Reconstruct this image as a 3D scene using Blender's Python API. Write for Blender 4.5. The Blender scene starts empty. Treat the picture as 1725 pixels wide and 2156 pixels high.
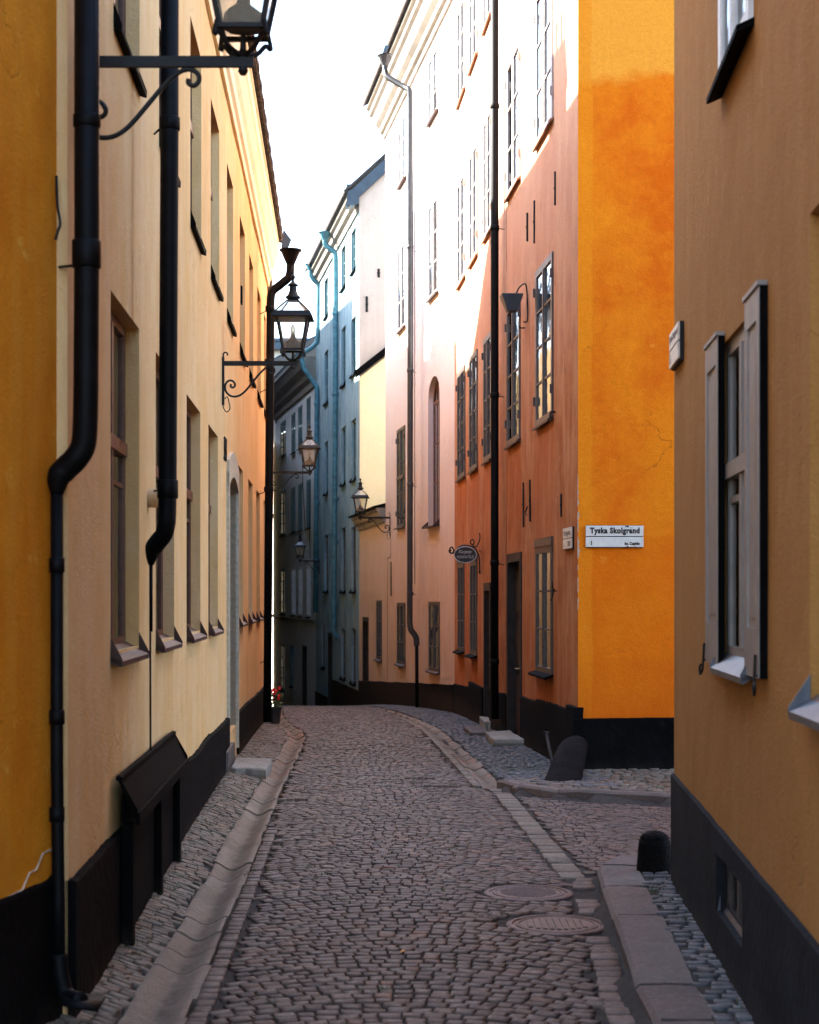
import bpy, math, random
from math import radians as R, sin, cos, pi
from mathutils import Vector, noise as mnoise
random.seed(7)
scene = bpy.context.scene
# ---------------------------------------------------------------- camera, sky, sun, exposure
F, CX, HY, EYE = 3500.0, 862.5, 1257.0, 1.75
cam_d = bpy.data.cameras.new('camera'); cam = bpy.data.objects.new('camera', cam_d)
scene.collection.objects.link(cam); scene.camera = cam
cam.location = (0, 0, EYE); cam.rotation_euler = (R(90), 0, 0)
cam_d.sensor_fit = 'HORIZONTAL'; cam_d.sensor_width = 24; cam_d.lens = F/1725*24
cam_d.shift_y = (HY-1078)/1725; cam_d.clip_end = 600; cam_d.clip_start = .05
cam_d.dof.use_dof = True; cam_d.dof.focus_distance = 17; cam_d.dof.aperture_fstop = 4
SUN_EL, SUN_AZ = 36.0, 15.0        # sun stands left of the street, a little ahead
sv = Vector((-cos(R(SUN_AZ))*cos(R(SUN_EL)), sin(R(SUN_AZ))*cos(R(SUN_EL)), sin(R(SUN_EL))))
sl = bpy.data.lights.new('sun', 'SUN'); sl.energy = 5.0; sl.angle = R(.5); sl.color = (1, .93, .82)
so = bpy.data.objects.new('sun', sl); scene.collection.objects.link(so)
so.rotation_euler = (-sv).to_track_quat('-Z', 'Y').to_euler(); so.location = (-20, 20, 40)
w = bpy.data.worlds.new('World'); scene.world = w; w.use_nodes = True
nt = w.node_tree; bg = nt.nodes['Background']
sky = nt.nodes.new('ShaderNodeTexSky'); sky.sky_type = 'NISHITA'; sky.sun_disc = False
sky.sun_elevation = R(SUN_EL); sky.sun_rotation = math.atan2(sv.x, sv.y)
sky.dust_density = 2.0; sky.air_density = 1.0; sky.ozone_density = 1.0
nt.links.new(sky.outputs[0], bg.inputs[0]); bg.inputs[1].default_value = .15
scene.view_settings.view_transform = 'Standard'; scene.view_settings.look = 'None'
scene.view_settings.exposure = 3.0; scene.view_settings.gamma = 1
scene.cycles.max_bounces = 8; scene.cycles.diffuse_bounces = 4; scene.cycles.transparent_max_bounces = 16
scene.cycles.caustics_reflective = False; scene.cycles.caustics_refractive = False

# ---------------------------------------------------------------- materials
def nodes(name):
    m = bpy.data.materials.new(name); m.use_nodes = True
    t = m.node_tree; b = t.nodes['Principled BSDF']; return m, t, b
def N(t, typ, **kw):
    n = t.nodes.new(typ)
    for k, v in kw.items():
        if k in n.inputs: n.inputs[k].default_value = v
        else: setattr(n, k, v)
    return n
def coords(t, scale=(1, 1, 1), out='Object'):
    c = N(t, 'ShaderNodeTexCoord'); m = N(t, 'ShaderNodeMapping'); m.inputs['Scale'].default_value = scale
    t.links.new(c.outputs[out], m.inputs[0]); return m.outputs[0]
def noise(t, vec, scale, detail=5, rough=.55, dist=0):
    n = N(t, 'ShaderNodeTexNoise'); n.inputs['Scale'].default_value = scale; n.inputs['Detail'].default_value = detail
    n.inputs['Roughness'].default_value = rough; n.inputs['Distortion'].default_value = dist
    t.links.new(vec, n.inputs['Vector']); return n.outputs['Fac']
def ramp(t, fac, a, b, ca=(0, 0, 0, 1), cb=(1, 1, 1, 1)):
    r = N(t, 'ShaderNodeValToRGB'); r.color_ramp.elements[0].position = a; r.color_ramp.elements[1].position = b
    r.color_ramp.elements[0].color = ca; r.color_ramp.elements[1].color = cb
    t.links.new(fac, r.inputs[0]); return r.outputs[0]
def mix(t, f, a, b, mode='MIX'):
    m = N(t, 'ShaderNodeMix', data_type='RGBA', blend_type=mode)
    for s, v in ((0, f), (6, a), (7, b)):
        if isinstance(v, (int, float)): m.inputs[s].default_value = v
        elif isinstance(v, (tuple, list)): m.inputs[s].default_value = tuple(v)[:3]+(1,)
        else: t.links.new(v, m.inputs[s])
    return m.outputs[2]
def math_(t, op, a, b=0.0):
    m = N(t, 'ShaderNodeMath', operation=op)
    for i, v in enumerate((a, b)):
        if isinstance(v, (int, float)): m.inputs[i].default_value = v
        else: t.links.new(v, m.inputs[i])
    return m.outputs[0]
def bump(t, b, h, strength, dist=.01, prev=None):
    n = N(t, 'ShaderNodeBump'); n.inputs['Strength'].default_value = strength; n.inputs['Distance'].default_value = dist
    t.links.new(h, n.inputs['Height']); t.links.new(n.outputs[0], b.inputs['Normal']); return n
def plain(name, col, rough=.6, metal=0, spec=.5, var=.25, scale=14, bmp=.15, dist=.004):
    m, t, b = nodes(name); v = coords(t); n = noise(t, v, scale, 6)
    d = tuple(c*(1-var) for c in col); l = tuple(min(1, c*(1+var)) for c in col)
    t.links.new(mix(t, ramp(t, n, .35, .65), d, l), b.inputs['Base Color'])
    b.inputs['Roughness'].default_value = rough; b.inputs['Metallic'].default_value = metal
    b.inputs['Specular IOR Level'].default_value = spec
    bump(t, b, noise(t, v, scale*6, 4), bmp, dist); return m
def stucco(name, c1, c2, c3, blotch=.7, streak=.5, s1=.9, rough=.9, stain=None, bands=(), lean=.6, crack=.35, wear=None):
    """lime plaster: blotches between c1 and c2, vertical weather streaks of c3, patched or skylight-tinted zones, hairline cracks, trowel relief"""
    m, t, b = nodes(name); v = coords(t)
    f = ramp(t, noise(t, v, s1, 10, .68, .15), .40, .60)
    col = mix(t, math_(t, 'MULTIPLY', f, blotch), c1, c2)
    f1 = ramp(t, noise(t, v, s1*4.3, 10, .72, .3), .46, .62)
    col = mix(t, math_(t, 'MULTIPLY', f1, blotch*.45), col, c2)
    vs = coords(t, (1, 1, .16))
    f2 = ramp(t, noise(t, vs, 5.5, 7, .65), .46, .70)
    col = mix(t, math_(t, 'MULTIPLY', f2, streak), col, c3)
    f3 = ramp(t, noise(t, vs, 11, 8, .7), .50, .72)
    col = mix(t, math_(t, 'MULTIPLY', f3, streak*.3), col, tuple(x*.7 for x in c2))
    if stain:
        a = N(t, 'ShaderNodeAttribute', attribute_name='stain')
        k = math_(t, 'MULTIPLY', a.outputs['Fac'], ramp(t, noise(t, vs, 9, 6, .6), .25, .6))
        col = mix(t, k, col, stain)
    for bd in bands:           # repainted zones, or sky light put into the upper wall colour; uneven rim
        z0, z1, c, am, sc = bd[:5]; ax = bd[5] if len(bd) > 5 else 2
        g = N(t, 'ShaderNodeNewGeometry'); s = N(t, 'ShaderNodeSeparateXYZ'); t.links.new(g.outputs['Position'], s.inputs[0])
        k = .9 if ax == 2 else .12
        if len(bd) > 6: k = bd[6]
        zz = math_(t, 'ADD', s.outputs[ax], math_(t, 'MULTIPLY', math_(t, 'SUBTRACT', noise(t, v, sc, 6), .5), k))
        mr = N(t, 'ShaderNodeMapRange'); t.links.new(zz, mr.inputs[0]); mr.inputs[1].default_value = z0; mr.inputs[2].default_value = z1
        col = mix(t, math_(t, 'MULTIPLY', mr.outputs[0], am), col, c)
    fine = noise(t, v, 26, 8, .7)
    col = mix(t, ramp(t, fine, .3, .7, (0, 0, 0, 1), (.28, .28, .28, 1)), col, tuple(x*.72 for x in c1))
    spk = ramp(t, noise(t, v, 6, 10, .78), .60, .68)
    col = mix(t, math_(t, 'MULTIPLY', spk, .5), col, wear or tuple(min(.9, x*1.25+.03) for x in c3))
    if crack:
        vo = N(t, 'ShaderNodeTexVoronoi', feature='DISTANCE_TO_EDGE'); vo.inputs['Scale'].default_value = .55
        wv = N(t, 'ShaderNodeVectorMath', operation='ADD'); nn_ = N(t, 'ShaderNodeTexNoise'); nn_.inputs['Scale'].default_value = 3; nn_.inputs['Detail'].default_value = 6
        t.links.new(v, nn_.inputs['Vector']); t.links.new(v, wv.inputs[0]); t.links.new(nn_.outputs['Color'], wv.inputs[1]); t.links.new(wv.outputs[0], vo.inputs['Vector'])
        ck = ramp(t, vo.outputs['Distance'], .0, .006, (1, 1, 1, 1), (0, 0, 0, 1))
        msk = ramp(t, noise(t, v, .8, 3), .52, .60)
        ckm = math_(t, 'MULTIPLY', math_(t, 'MULTIPLY', ck, msk), crack)
        col = mix(t, ckm, col, tuple(x*.35 for x in c1))
    t.links.new(col, b.inputs['Base Color']); b.inputs['Roughness'].default_value = rough
    b.inputs['Specular IOR Level'].default_value = .15
    h = math_(t, 'ADD', math_(t, 'MULTIPLY', noise(t, v, 4.5, 6), 2.2), math_(t, 'ADD', noise(t, v, 60, 5), math_(t, 'MULTIPLY', noise(t, v, 220, 2), .4)))
    if crack: h = math_(t, 'SUBTRACT', h, math_(t, 'MULTIPLY', ckm, 1.5))
    bump(t, b, h, .55, .012); return m
def stone_mat(name, dark, light, tint, rough=.78, attr=True, scale=30):
    m, t, b = nodes(name); v = coords(t)
    base = mix(t, ramp(t, noise(t, v, .8, 5), .35, .65), dark, light)
    if attr:
        a = N(t, 'ShaderNodeAttribute', attribute_name='tone')
        s = N(t, 'ShaderNodeSeparateColor'); t.links.new(a.outputs['Color'], s.inputs[0])
        base = mix(t, s.outputs[0], dark, light); base = mix(t, s.outputs[1], base, tint); base = mix(t, math_(t, 'MULTIPLY', s.outputs[2], ramp(t, noise(t, v, 6, 6), .25, .6)), base, (.06, .043, .03))
    if attr: base = mix(t, ramp(t, noise(t, v, .9, 7, .65), .38, .66, (.45, .45, .45, 1), (0, 0, 0, 1)), base, tuple(x*.55 for x in light))
    grain = noise(t, v, scale*4, 4, .7)
    col = mix(t, ramp(t, grain, .35, .7), mix(t, .5, base, (.0, .0, .0), 'MIX'), base)
    col = mix(t, ramp(t, noise(t, v, 3.2, 6), .5, .72, (0, 0, 0, 1), (.45, .45, .45, 1)), col, tuple(x*.45 for x in dark))
    t.links.new(col, b.inputs['Base Color'])
    t.links.new(ramp(t, noise(t, v, scale, 3), .3, .7, (rough-.22,)*3+(1,), (rough+.1,)*3+(1,)), b.inputs['Roughness'])
    b.inputs['Specular IOR Level'].default_value = .3
    bump(t, b, math_(t, 'ADD', noise(t, v, scale, 6, .6), math_(t, 'MULTIPLY', grain, .5)), .5, .008); return m
def glass_mat(name, tint=(.9, .95, 1), milk=0.0, milkcol=(.8, .75, .65)):
    m, t, b = nodes(name); t.nodes.remove(b); out = t.nodes['Material Output']
    tr = N(t, 'ShaderNodeBsdfTransparent'); tr.inputs[0].default_value = tint+(1,)
    gl = N(t, 'ShaderNodeBsdfGlossy'); gl.inputs['Roughness'].default_value = .03
    fr = N(t, 'ShaderNodeFresnel'); fr.inputs[0].default_value = 1.7
    v = coords(t); bn = N(t, 'ShaderNodeBump'); bn.inputs['Strength'].default_value = .12; bn.inputs['Distance'].default_value = .02
    t.links.new(noise(t, v, 5, 2), bn.inputs['Height']); t.links.new(bn.outputs[0], gl.inputs['Normal'])
    ms = N(t, 'ShaderNodeMixShader'); t.links.new(fr.outputs[0], ms.inputs[0]); t.links.new(tr.outputs[0], ms.inputs[1]); t.links.new(gl.outputs[0], ms.inputs[2])
    last = ms.outputs[0]
    if milk:
        df = N(t, 'ShaderNodeBsdfTranslucent'); df.inputs[0].default_value = milkcol+(1,)
        d2 = N(t, 'ShaderNodeBsdfDiffuse'); d2.inputs[0].default_value = milkcol+(1,)
        ad = N(t, 'ShaderNodeMixShader'); ad.inputs[0].default_value = .5; t.links.new(df.outputs[0], ad.inputs[1]); t.links.new(d2.outputs[0], ad.inputs[2])
        m2 = N(t, 'ShaderNodeMixShader')
        t.links.new(ramp(t, noise(t, v, 22, 4), .2, .8, (milk*.6,)*3+(1,), (milk*1.4,)*3+(1,)), m2.inputs[0])
        t.links.new(last, m2.inputs[1]); t.links.new(ad.outputs[0], m2.inputs[2]); last = m2.outputs[0]
    t.links.new(last, out.inputs[0]); return m

M = {}
M['cream'] = stucco('cream plaster', (.83, .55, .265), (.77, .45, .17), (.87, .63, .36), .9, .7)
M['yellow'] = stucco('yellow plaster', (.76, .27, .010), (.62, .18, .004), (.80, .38, .05), 1, .4)
M['brown'] = stucco('ochre brown plaster', (.45, .215, .06), (.37, .165, .04), (.49, .26, .09), .7, .5)
M['orange'] = stucco('orange limewash', (.73, .12, .001), (.90, .25, .006), (.64, .095, .001), .95, .2, .8, crack=.5, wear=(.92, .38, .05),
    bands=((6.78, 6.9, (.92, .36, .035), .9, 1.4), (2.36, 2.33, (.80, .165, .002), .6, 2, 2, .05), (1.80, 1.78, (.88, .27, .008), .6, 1.2, 0, .10), (1.2, .6, (.60, .10, .002), .5, 1.5)))
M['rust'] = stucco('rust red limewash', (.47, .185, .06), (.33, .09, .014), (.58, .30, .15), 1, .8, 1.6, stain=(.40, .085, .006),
    bands=((3.6, 8.5, (.70, .50, .40), .85, 1.2),))  # upper front paler: sky light put into the wall colour
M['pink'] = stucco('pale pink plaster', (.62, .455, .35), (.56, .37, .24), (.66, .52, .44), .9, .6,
    bands=((1.8, 6.5, (.74, .71, .74), .9, 1.0),))  # lavender towards the top: skylight painted into the plaster colour
M['grey'] = stucco('blue grey plaster', (.21, .34, .40), (.33, .44, .48), (.09, .16, .20), 1, .9)
M['grey2'] = stucco('pale grey plaster', (.58, .62, .63), (.66, .68, .67), (.42, .46, .48), .9, .6)
M['tan'] = stucco('tan gable plaster', (.55, .48, .40), (.6, .53, .45), (.48, .41, .33), .8, .4)
M['butter'] = stucco('butter yellow plaster', (.88, .76, .46), (.86, .72, .4), (.9, .8, .52), .8, .3)
M['white'] = stucco('white plaster', (.85, .82, .75), (.8, .78, .7), (.82, .76, .66), .5, .2)
M['plinth'] = plain('black tarred plinth', (.0035, .0033, .0034), .85, spec=.06, var=.4, scale=3, bmp=.6, dist=.02)
def dust(m, top, col, am):
    t = m.node_tree; b = t.nodes['Principled BSDF']; src = b.inputs['Base Color'].links[0].from_socket; v = coords(t)
    g = N(t, 'ShaderNodeNewGeometry'); s_ = N(t, 'ShaderNodeSeparateXYZ'); t.links.new(g.outputs['Position'], s_.inputs[0])
    zz = math_(t, 'ADD', s_.outputs[2], math_(t, 'MULTIPLY', math_(t, 'SUBTRACT', noise(t, v, 3.5, 8, .7), .5), .45)); mr = N(t, 'ShaderNodeMapRange'); t.links.new(zz, mr.inputs[0]); mr.inputs[1].default_value = top; mr.inputs[2].default_value = top-.22
    sc = ramp(t, noise(t, v, 7, 10, .8), .60, .66)
    c = mix(t, math_(t, 'MULTIPLY', mr.outputs[0], am), src, col); c = mix(t, math_(t, 'MULTIPLY', sc, am*.55), c, col); t.links.new(c, b.inputs['Base Color'])
M['plinth2'] = plain('charcoal plinth', (.014, .015, .018), .85, spec=.12, var=.3, scale=3, bmp=.5, dist=.015)
dust(M['plinth'], .16, (.030, .022, .016), .8); dust(M['plinth2'], .22, (.045, .038, .034), .8)
M['iron'] = plain('black painted iron', (.004, .0038, .0038), .55, spec=.3, var=.5, scale=25, bmp=.25)
M['pipe'] = plain('black drainpipe paint', (.0025, .0026, .003), .55, spec=.12, var=.5, scale=9, bmp=.2)
M['pipe_grey'] = plain('grey painted pipe', (.022, .024, .028), .4, .1, var=.3, scale=6)
M['pipe_blue'] = plain('verdigris copper pipe', (.06, .18, .22), .55, .0, var=.3, scale=6)
M['frame_brown'] = plain('brown window paint', (.10, .034, .016), .45, var=.3, scale=18)
M['frame_dark'] = plain('dark umber window paint', (.060, .047, .043), .42, var=.3, scale=18)
M['frame_grey'] = plain('grey beige paint', (.27, .235, .205), .5, var=.1, scale=10)
M['frame_sunlit'] = plain('sunlit umber window paint', (.34, .31, .29), .5, var=.12)  # frames of the upper windows, sunshine mixed into the paint colour
M['sill_sunlit'] = plain('sunlit brown sheet sill', (.20, .085, .03), .6, var=.3, scale=14)  # brown sills of the upper rows, lightened in colour as if sunlit
M['frame_green'] = plain('sea green window paint', (.05, .12, .13), .5, var=.2)
M['frame_white'] = plain('white window paint', (.7, .7, .68), .5, var=.08)
M['sill'] = plain('brown sheet metal', (.055, .026, .020), .55, .0, spec=.3, var=.25, scale=12)
M['sill_grey'] = plain('zinc sheet', (.10, .108, .125), .38, .5, var=.2, scale=12)
M['sheet'] = plain('black sheet metal', (.003, .0026, .0026), .8, .0, spec=.05, var=.35, scale=5, bmp=.4, dist=.01)
M['roofmetal'] = plain('dark blue sheet roof', (.035, .06, .085), .45, .2, var=.2, scale=4)
M['tile'] = plain('dark roof tiles', (.06, .045, .04), .75, var=.4, scale=8, bmp=.6, dist=.02)
M['cornice'] = plain('lime cornice', (.82, .66, .42), .85, var=.08, scale=3)
M['cornice_w'] = plain('weathered cornice', (.24, .215, .18), .85, var=.12, scale=3)
M['granite'] = plain('granite surround', (.46, .40, .29), .8, var=.18, scale=20, bmp=.5, dist=.006)
M['guard'] = plain('worn black paint on stone', (.0042, .0038, .0038), .72, spec=.08, var=.6, scale=7, bmp=.8, dist=.02)
M['inside'] = plain('dark room', (.02, .017, .015), .9, var=.2)
M['curtain'] = plain('linen curtain', (.62, .56, .46), .9, var=.12, scale=5)
M['glass'] = glass_mat('window glass')
M['lampglass'] = glass_mat('dusty lantern glass', (.97, .95, .9), .2, (.85, .82, .74))
M['burner'] = plain('brass burner hood', (.10, .075, .045), .5, .4, var=.3)
M['bulb'] = glass_mat('bulb glass', (.95, .9, .8), .4)
M['sign'] = plain('white enamel', (.66, .62, .54), .35, var=.07, scale=20)
M['ink'] = plain('black enamel', (.008, .008, .008), .5, var=.1)
M['ink2'] = plain('faded lettering', (.22, .19, .16), .6, var=.4, scale=40)
M['silver'] = plain('silver paint', (.5, .46, .42), .5, var=.2)
M['cobble'] = stone_mat('road setts', (.036, .026, .020), (.225, .165, .130), (.26, .125, .08), .62)
M['cobble2'] = stone_mat('pavement setts', (.085, .068, .050), (.31, .255, .19), (.28, .15, .09), .68)
M['cobble3'] = stone_mat('blue grey setts', (.05, .05, .053), (.21, .208, .21), (.18, .13, .11), .6)
M['slab'] = stone_mat('gutter stone', (.25, .19, .135), (.36, .285, .21), (.34, .17, .10), .8, True, 24)
M['kerb'] = stone_mat('kerb granite', (.16, .125, .105), (.25, .20, .17), (.3, .18, .14), .8, True, 30)
M['step'] = stone_mat('step stone', (.30, .27, .22), (.42, .38, .31), (.3, .2, .15), .8, False, 18)
M['grout'] = plain('earth joints', (.036, .028, .021), .95, var=.4, scale=12, bmp=.8, dist=.02)
M['castiron'] = plain('rusty cast iron', (.13, .085, .07), .55, .3, var=.25, scale=20, bmp=.4)
M['weed'] = plain('grass', (.05, .09, .02), .7, var=.4)
M['petal'] = plain('red petals', (.75, .015, .02), .6, var=.2, scale=30)
M['pot'] = plain('dark pot', (.03, .025, .025), .6)
M['wood'] = plain('tarred door wood', (.022, .016, .013), .6, spec=.25, var=.35, scale=10)
M['brass'] = plain('worn brass', (.45, .33, .16), .35, .8)
M['vent'] = plain('cream vent cap', (.6, .42, .22), .6, var=.1)
M['grime'] = plain('lime patch', (.50, .36, .24), .9, var=.25, scale=20)

# ---------------------------------------------------------------- mesh helpers
COL = scene.collection
def empty(name, loc, label, cat, group=None):
    o = bpy.data.objects.new(name, None); COL.objects.link(o); o.location = loc; o.empty_display_size = .2
    o['label'] = label; o['category'] = cat
    if group: o['group'] = group
    return o
class MB:
    def __init__(s): s.v = []; s.f = []; s.m = []; s.tone = None; s.stain = None
    def add(s, vs, fs, mi=0):
        o = len(s.v); s.v.extend([tuple(p) for p in vs])
        for f in fs: s.f.append(tuple(i+o for i in f)); s.m.append(mi)
    def quad(s, a, b, c, d, mi=0): s.add([a, b, c, d], [(0, 1, 2, 3)], mi)
    def hexa(s, P, mi=0):        # P: 8 corners, bottom ring then top ring
        s.add(P, [(3, 2, 1, 0), (4, 5, 6, 7), (0, 1, 5, 4), (1, 2, 6, 5), (2, 3, 7, 6), (3, 0, 4, 7)], mi)
    def box(s, x0, x1, y0, y1, z0, z1, mi=0):
        s.hexa([(x0, y0, z0), (x1, y0, z0), (x1, y1, z0), (x0, y1, z0), (x0, y0, z1), (x1, y0, z1), (x1, y1, z1), (x0, y1, z1)], mi)
    def tube(s, path, r, n=10, mi=0, cap=True):
        path = [Vector(p) for p in path]; rs = r if isinstance(r, (list, tuple)) else [r]*len(path)
        up = None; rings = []
        for i, p in enumerate(path):
            a = path[max(0, i-1)]; b = path[min(len(path)-1, i+1)]; d = (b-a).normalized()
            if up is None:
                up = Vector((0, 0, 1)) if abs(d.z) < .9 else Vector((1, 0, 0))
            x = d.cross(up).normalized(); up = x.cross(d).normalized()
            rings.append([p+(x*cos(2*pi*k/n)+up*sin(2*pi*k/n))*rs[i] for k in range(n)])
        vs = [q for rg in rings for q in rg]; fs = []
        for i in range(len(path)-1):
            for k in range(n):
                fs.append((i*n+k, i*n+(k+1) % n, (i+1)*n+(k+1) % n, (i+1)*n+k))
        if cap: fs += [tuple(range(n))[::-1], tuple(range((len(path)-1)*n, len(path)*n))]
        s.add(vs, fs, mi)
    def lathe(s, c, prof, n=16, mi=0, sq=False):  # prof: (radius, z)
        vs = []; off = pi/4 if sq else 0; k2 = math.sqrt(2) if sq else 1
        for r, z in prof:
            for k in range(n): vs.append((c[0]+r*k2*cos(2*pi*k/n+off), c[1]+r*k2*sin(2*pi*k/n+off), c[2]+z))
        fs = []
        for i in range(len(prof)-1):
            for k in range(n): fs.append((i*n+k, i*n+(k+1) % n, (i+1)*n+(k+1) % n, (i+1)*n+k))
        fs += [tuple(range(n))[::-1], tuple(range((len(prof)-1)*n, len(prof)*n))]
        s.add(vs, fs, mi)
    def build(s, name, mats, parent=None, smooth=False, bevel=0):
        loc = Vector(parent.matrix_world.translation) if parent else Vector((0, 0, 0))
        if parent:
            q = parent; loc = Vector((0, 0, 0))
            while q: loc += q.location; q = q.parent
        me = bpy.data.meshes.new(name); me.from_pydata([tuple(Vector(p)-loc) for p in s.v], [], s.f)
        if not isinstance(mats, (list, tuple)): mats = [mats]
        for m in mats: me.materials.append(M[m])
        me.polygons.foreach_set('material_index', s.m)
        if smooth: me.polygons.foreach_set('use_smooth', [True]*len(me.polygons))
        if s.tone:
            a = me.color_attributes.new('tone', 'FLOAT_COLOR', 'POINT'); a.data.foreach_set('color', [c for t in s.tone for c in t])
        if s.stain:
            s.stain = (s.stain+[0]*len(s.v))[:len(s.v)]
            a = me.attributes.new('stain', 'FLOAT', 'POINT'); a.data.foreach_set('value', s.stain)
        me.update(); o = bpy.data.objects.new(name, me); COL.objects.link(o); o.parent = parent
        if bevel:
            b = o.modifiers.new('bevel', 'BEVEL'); b.width = bevel; b.segments = 2; b.limit_method = 'ANGLE'
        return o
def tag(o, label, cat, group=None):
    o['label'] = label; o['category'] = cat
    if group: o['group'] = group
    return o
def struct(o): o['kind'] = 'structure'; return o
def cr(pts, n=6):                 # catmull-rom
    P = [Vector(p) for p in pts]; P = [P[0]]+P+[P[-1]]; out = []
    for i in range(1, len(P)-2):
        for k in range(n):
            t = k/n; a, b, c, d = P[i-1], P[i], P[i+1], P[i+2]
            out.append(.5*((2*b)+(c-a)*t+(2*a-5*b+4*c-d)*t*t+(3*b-a-3*c+d)*t**3))
    out.append(P[-2]); return out
def lerp(tab, y):
    if y <= tab[0][0]: return tab[0][1]
    for (a, va), (b, vb) in zip(tab, tab[1:]):
        if y <= b: return va+(vb-va)*(y-a)/(b-a)
    return tab[-1][1]

class Fac:                        # a vertical facade; u along it, n outwards, z up
    def __init__(s, p0, p1, side):
        s.p0 = Vector(p0); d = Vector(p1)-s.p0; s.L = d.length; s.U = d/s.L
        s.N = Vector((s.U.y, -s.U.x))*side
    def P(s, u, z, n=0): q = s.p0+s.U*u+s.N*n; return (q.x, q.y, z)
    def u(s, x):
        k = (x-CX)/F; return (k*s.p0.y-s.p0.x)/(s.U.x-k*s.U.y)
    def z(s, x, y):
        return EYE+(HY-y)*(s.p0.y+s.U.y*s.u(x))/F
    def box(s, mb, u0, u1, z0, z1, n0, n1, mi=0):
        P = s.P; mb.hexa([P(u0, z0, n0), P(u1, z0, n0), P(u1, z0, n1), P(u0, z0, n1), P(u0, z1, n0), P(u1, z1, n0), P(u1, z1, n1), P(u0, z1, n1)], mi)
    def sweep(s, mb, u0, u1, prof, mi=0, seg=1):   # profile (n,z) swept along u
        k = len(prof); vs = []
        for i in range(seg+1):
            u = u0+(u1-u0)*i/seg
            vs += [s.P(u, z, n) for n, z in prof]
        fs = [(i*k+j, i*k+(j+1) % k, (i+1)*k+(j+1) % k, (i+1)*k+j) for i in range(seg) for j in range(k)]
        fs += [tuple(range(k))[::-1], tuple(range(seg*k, seg*k+k))]
        mb.add(vs, fs, mi)

DROPK = .0014
def drop(y):
    if y < 15: return 0
    if y < 60: return DROPK*(y-15)**2
    return DROPK*45**2+(y-60)*.06

def wall_mesh(fac, u0, u1, z0, z1, ops, mb, step=.6, stain=False, back=1):
    """front face with real openings; ops: (u0,u1,z0,z1,depth)"""
    us = {u0, u1}; zs = {z0, z1}
    for o in ops:
        us |= {max(u0, o[0]), min(u1, o[1])}; zs |= {o[2], o[3]}
    def fine(a):
        a = sorted(a); out = []
        for p, q in zip(a, a[1:]):
            k = max(1, int((q-p)/step+.5)); out += [p+(q-p)*i/k for i in range(k)]
        return out+[a[-1]]
    us = fine(us); zs = fine(zs); nu, nz = len(us), len(zs); base = len(mb.v)
    if mb.stain is None: mb.stain = []
    def st(u, z):
        v = 0
        for o in ops:
            c = .06
            if o[0]-c < u < o[1]+c and z < o[2]: v = max(v, 1-(o[2]-z)/1.9)
        v = max(v, .5-(z-.3)/3.0 if stain else 0)
        return max(0, v)
    for z in zs:
        for u in us:
            n = .012*mnoise.noise(Vector((fac.p0.x+u*.7, z*.7, 3.1)))
            onedge = any((abs(u-o[0]) < 1e-6 or abs(u-o[1]) < 1e-6) and o[2]-.01 <= z <= o[3]+.01 or (abs(z-o[2]) < 1e-6 or abs(z-o[3]) < 1e-6) and o[0]-.01 <= u <= o[1]+.01 for o in ops)
            if onedge or u in (u0, u1): n = 0
            mb.v.append(fac.P(u, z, n)); mb.stain.append(st(u, z) if stain else 0)
    for j in range(nz-1):
        for i in range(nu-1):
            cu, cz = (us[i]+us[i+1])/2, (zs[j]+zs[j+1])/2
            if any(o[0] < cu < o[1] and o[2] < cz < o[3] for o in ops): continue
            mb.f.append((base+j*nu+i, base+j*nu+i+1, base+(j+1)*nu+i+1, base+(j+1)*nu+i)); mb.m.append(0)
    for o in ops:
        a, b, c, d, dep = o[:5]; P = fac.P; R_ = .35+dep
        for n0, n1, mi in ((0, -dep-.002, 0), (-dep-.002, -R_, back)):
            for q in ((P(a, c, n0), P(a, d, n0), P(a, d, n1), P(a, c, n1)), (P(b, d, n0), P(b, c, n0), P(b, c, n1), P(b, d, n1)),
                      (P(a, d, n0), P(b, d, n0), P(b, d, n1), P(a, d, n1)), (P(b, c, n0), P(a, c, n0), P(a, c, n1), P(b, c, n1))):
                mb.quad(*q, mi); mb.stain += [0]*4
        mb.quad(P(a, c, -R_), P(b, c, -R_), P(b, d, -R_), P(a, d, -R_), back); mb.stain += [0]*4

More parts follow.
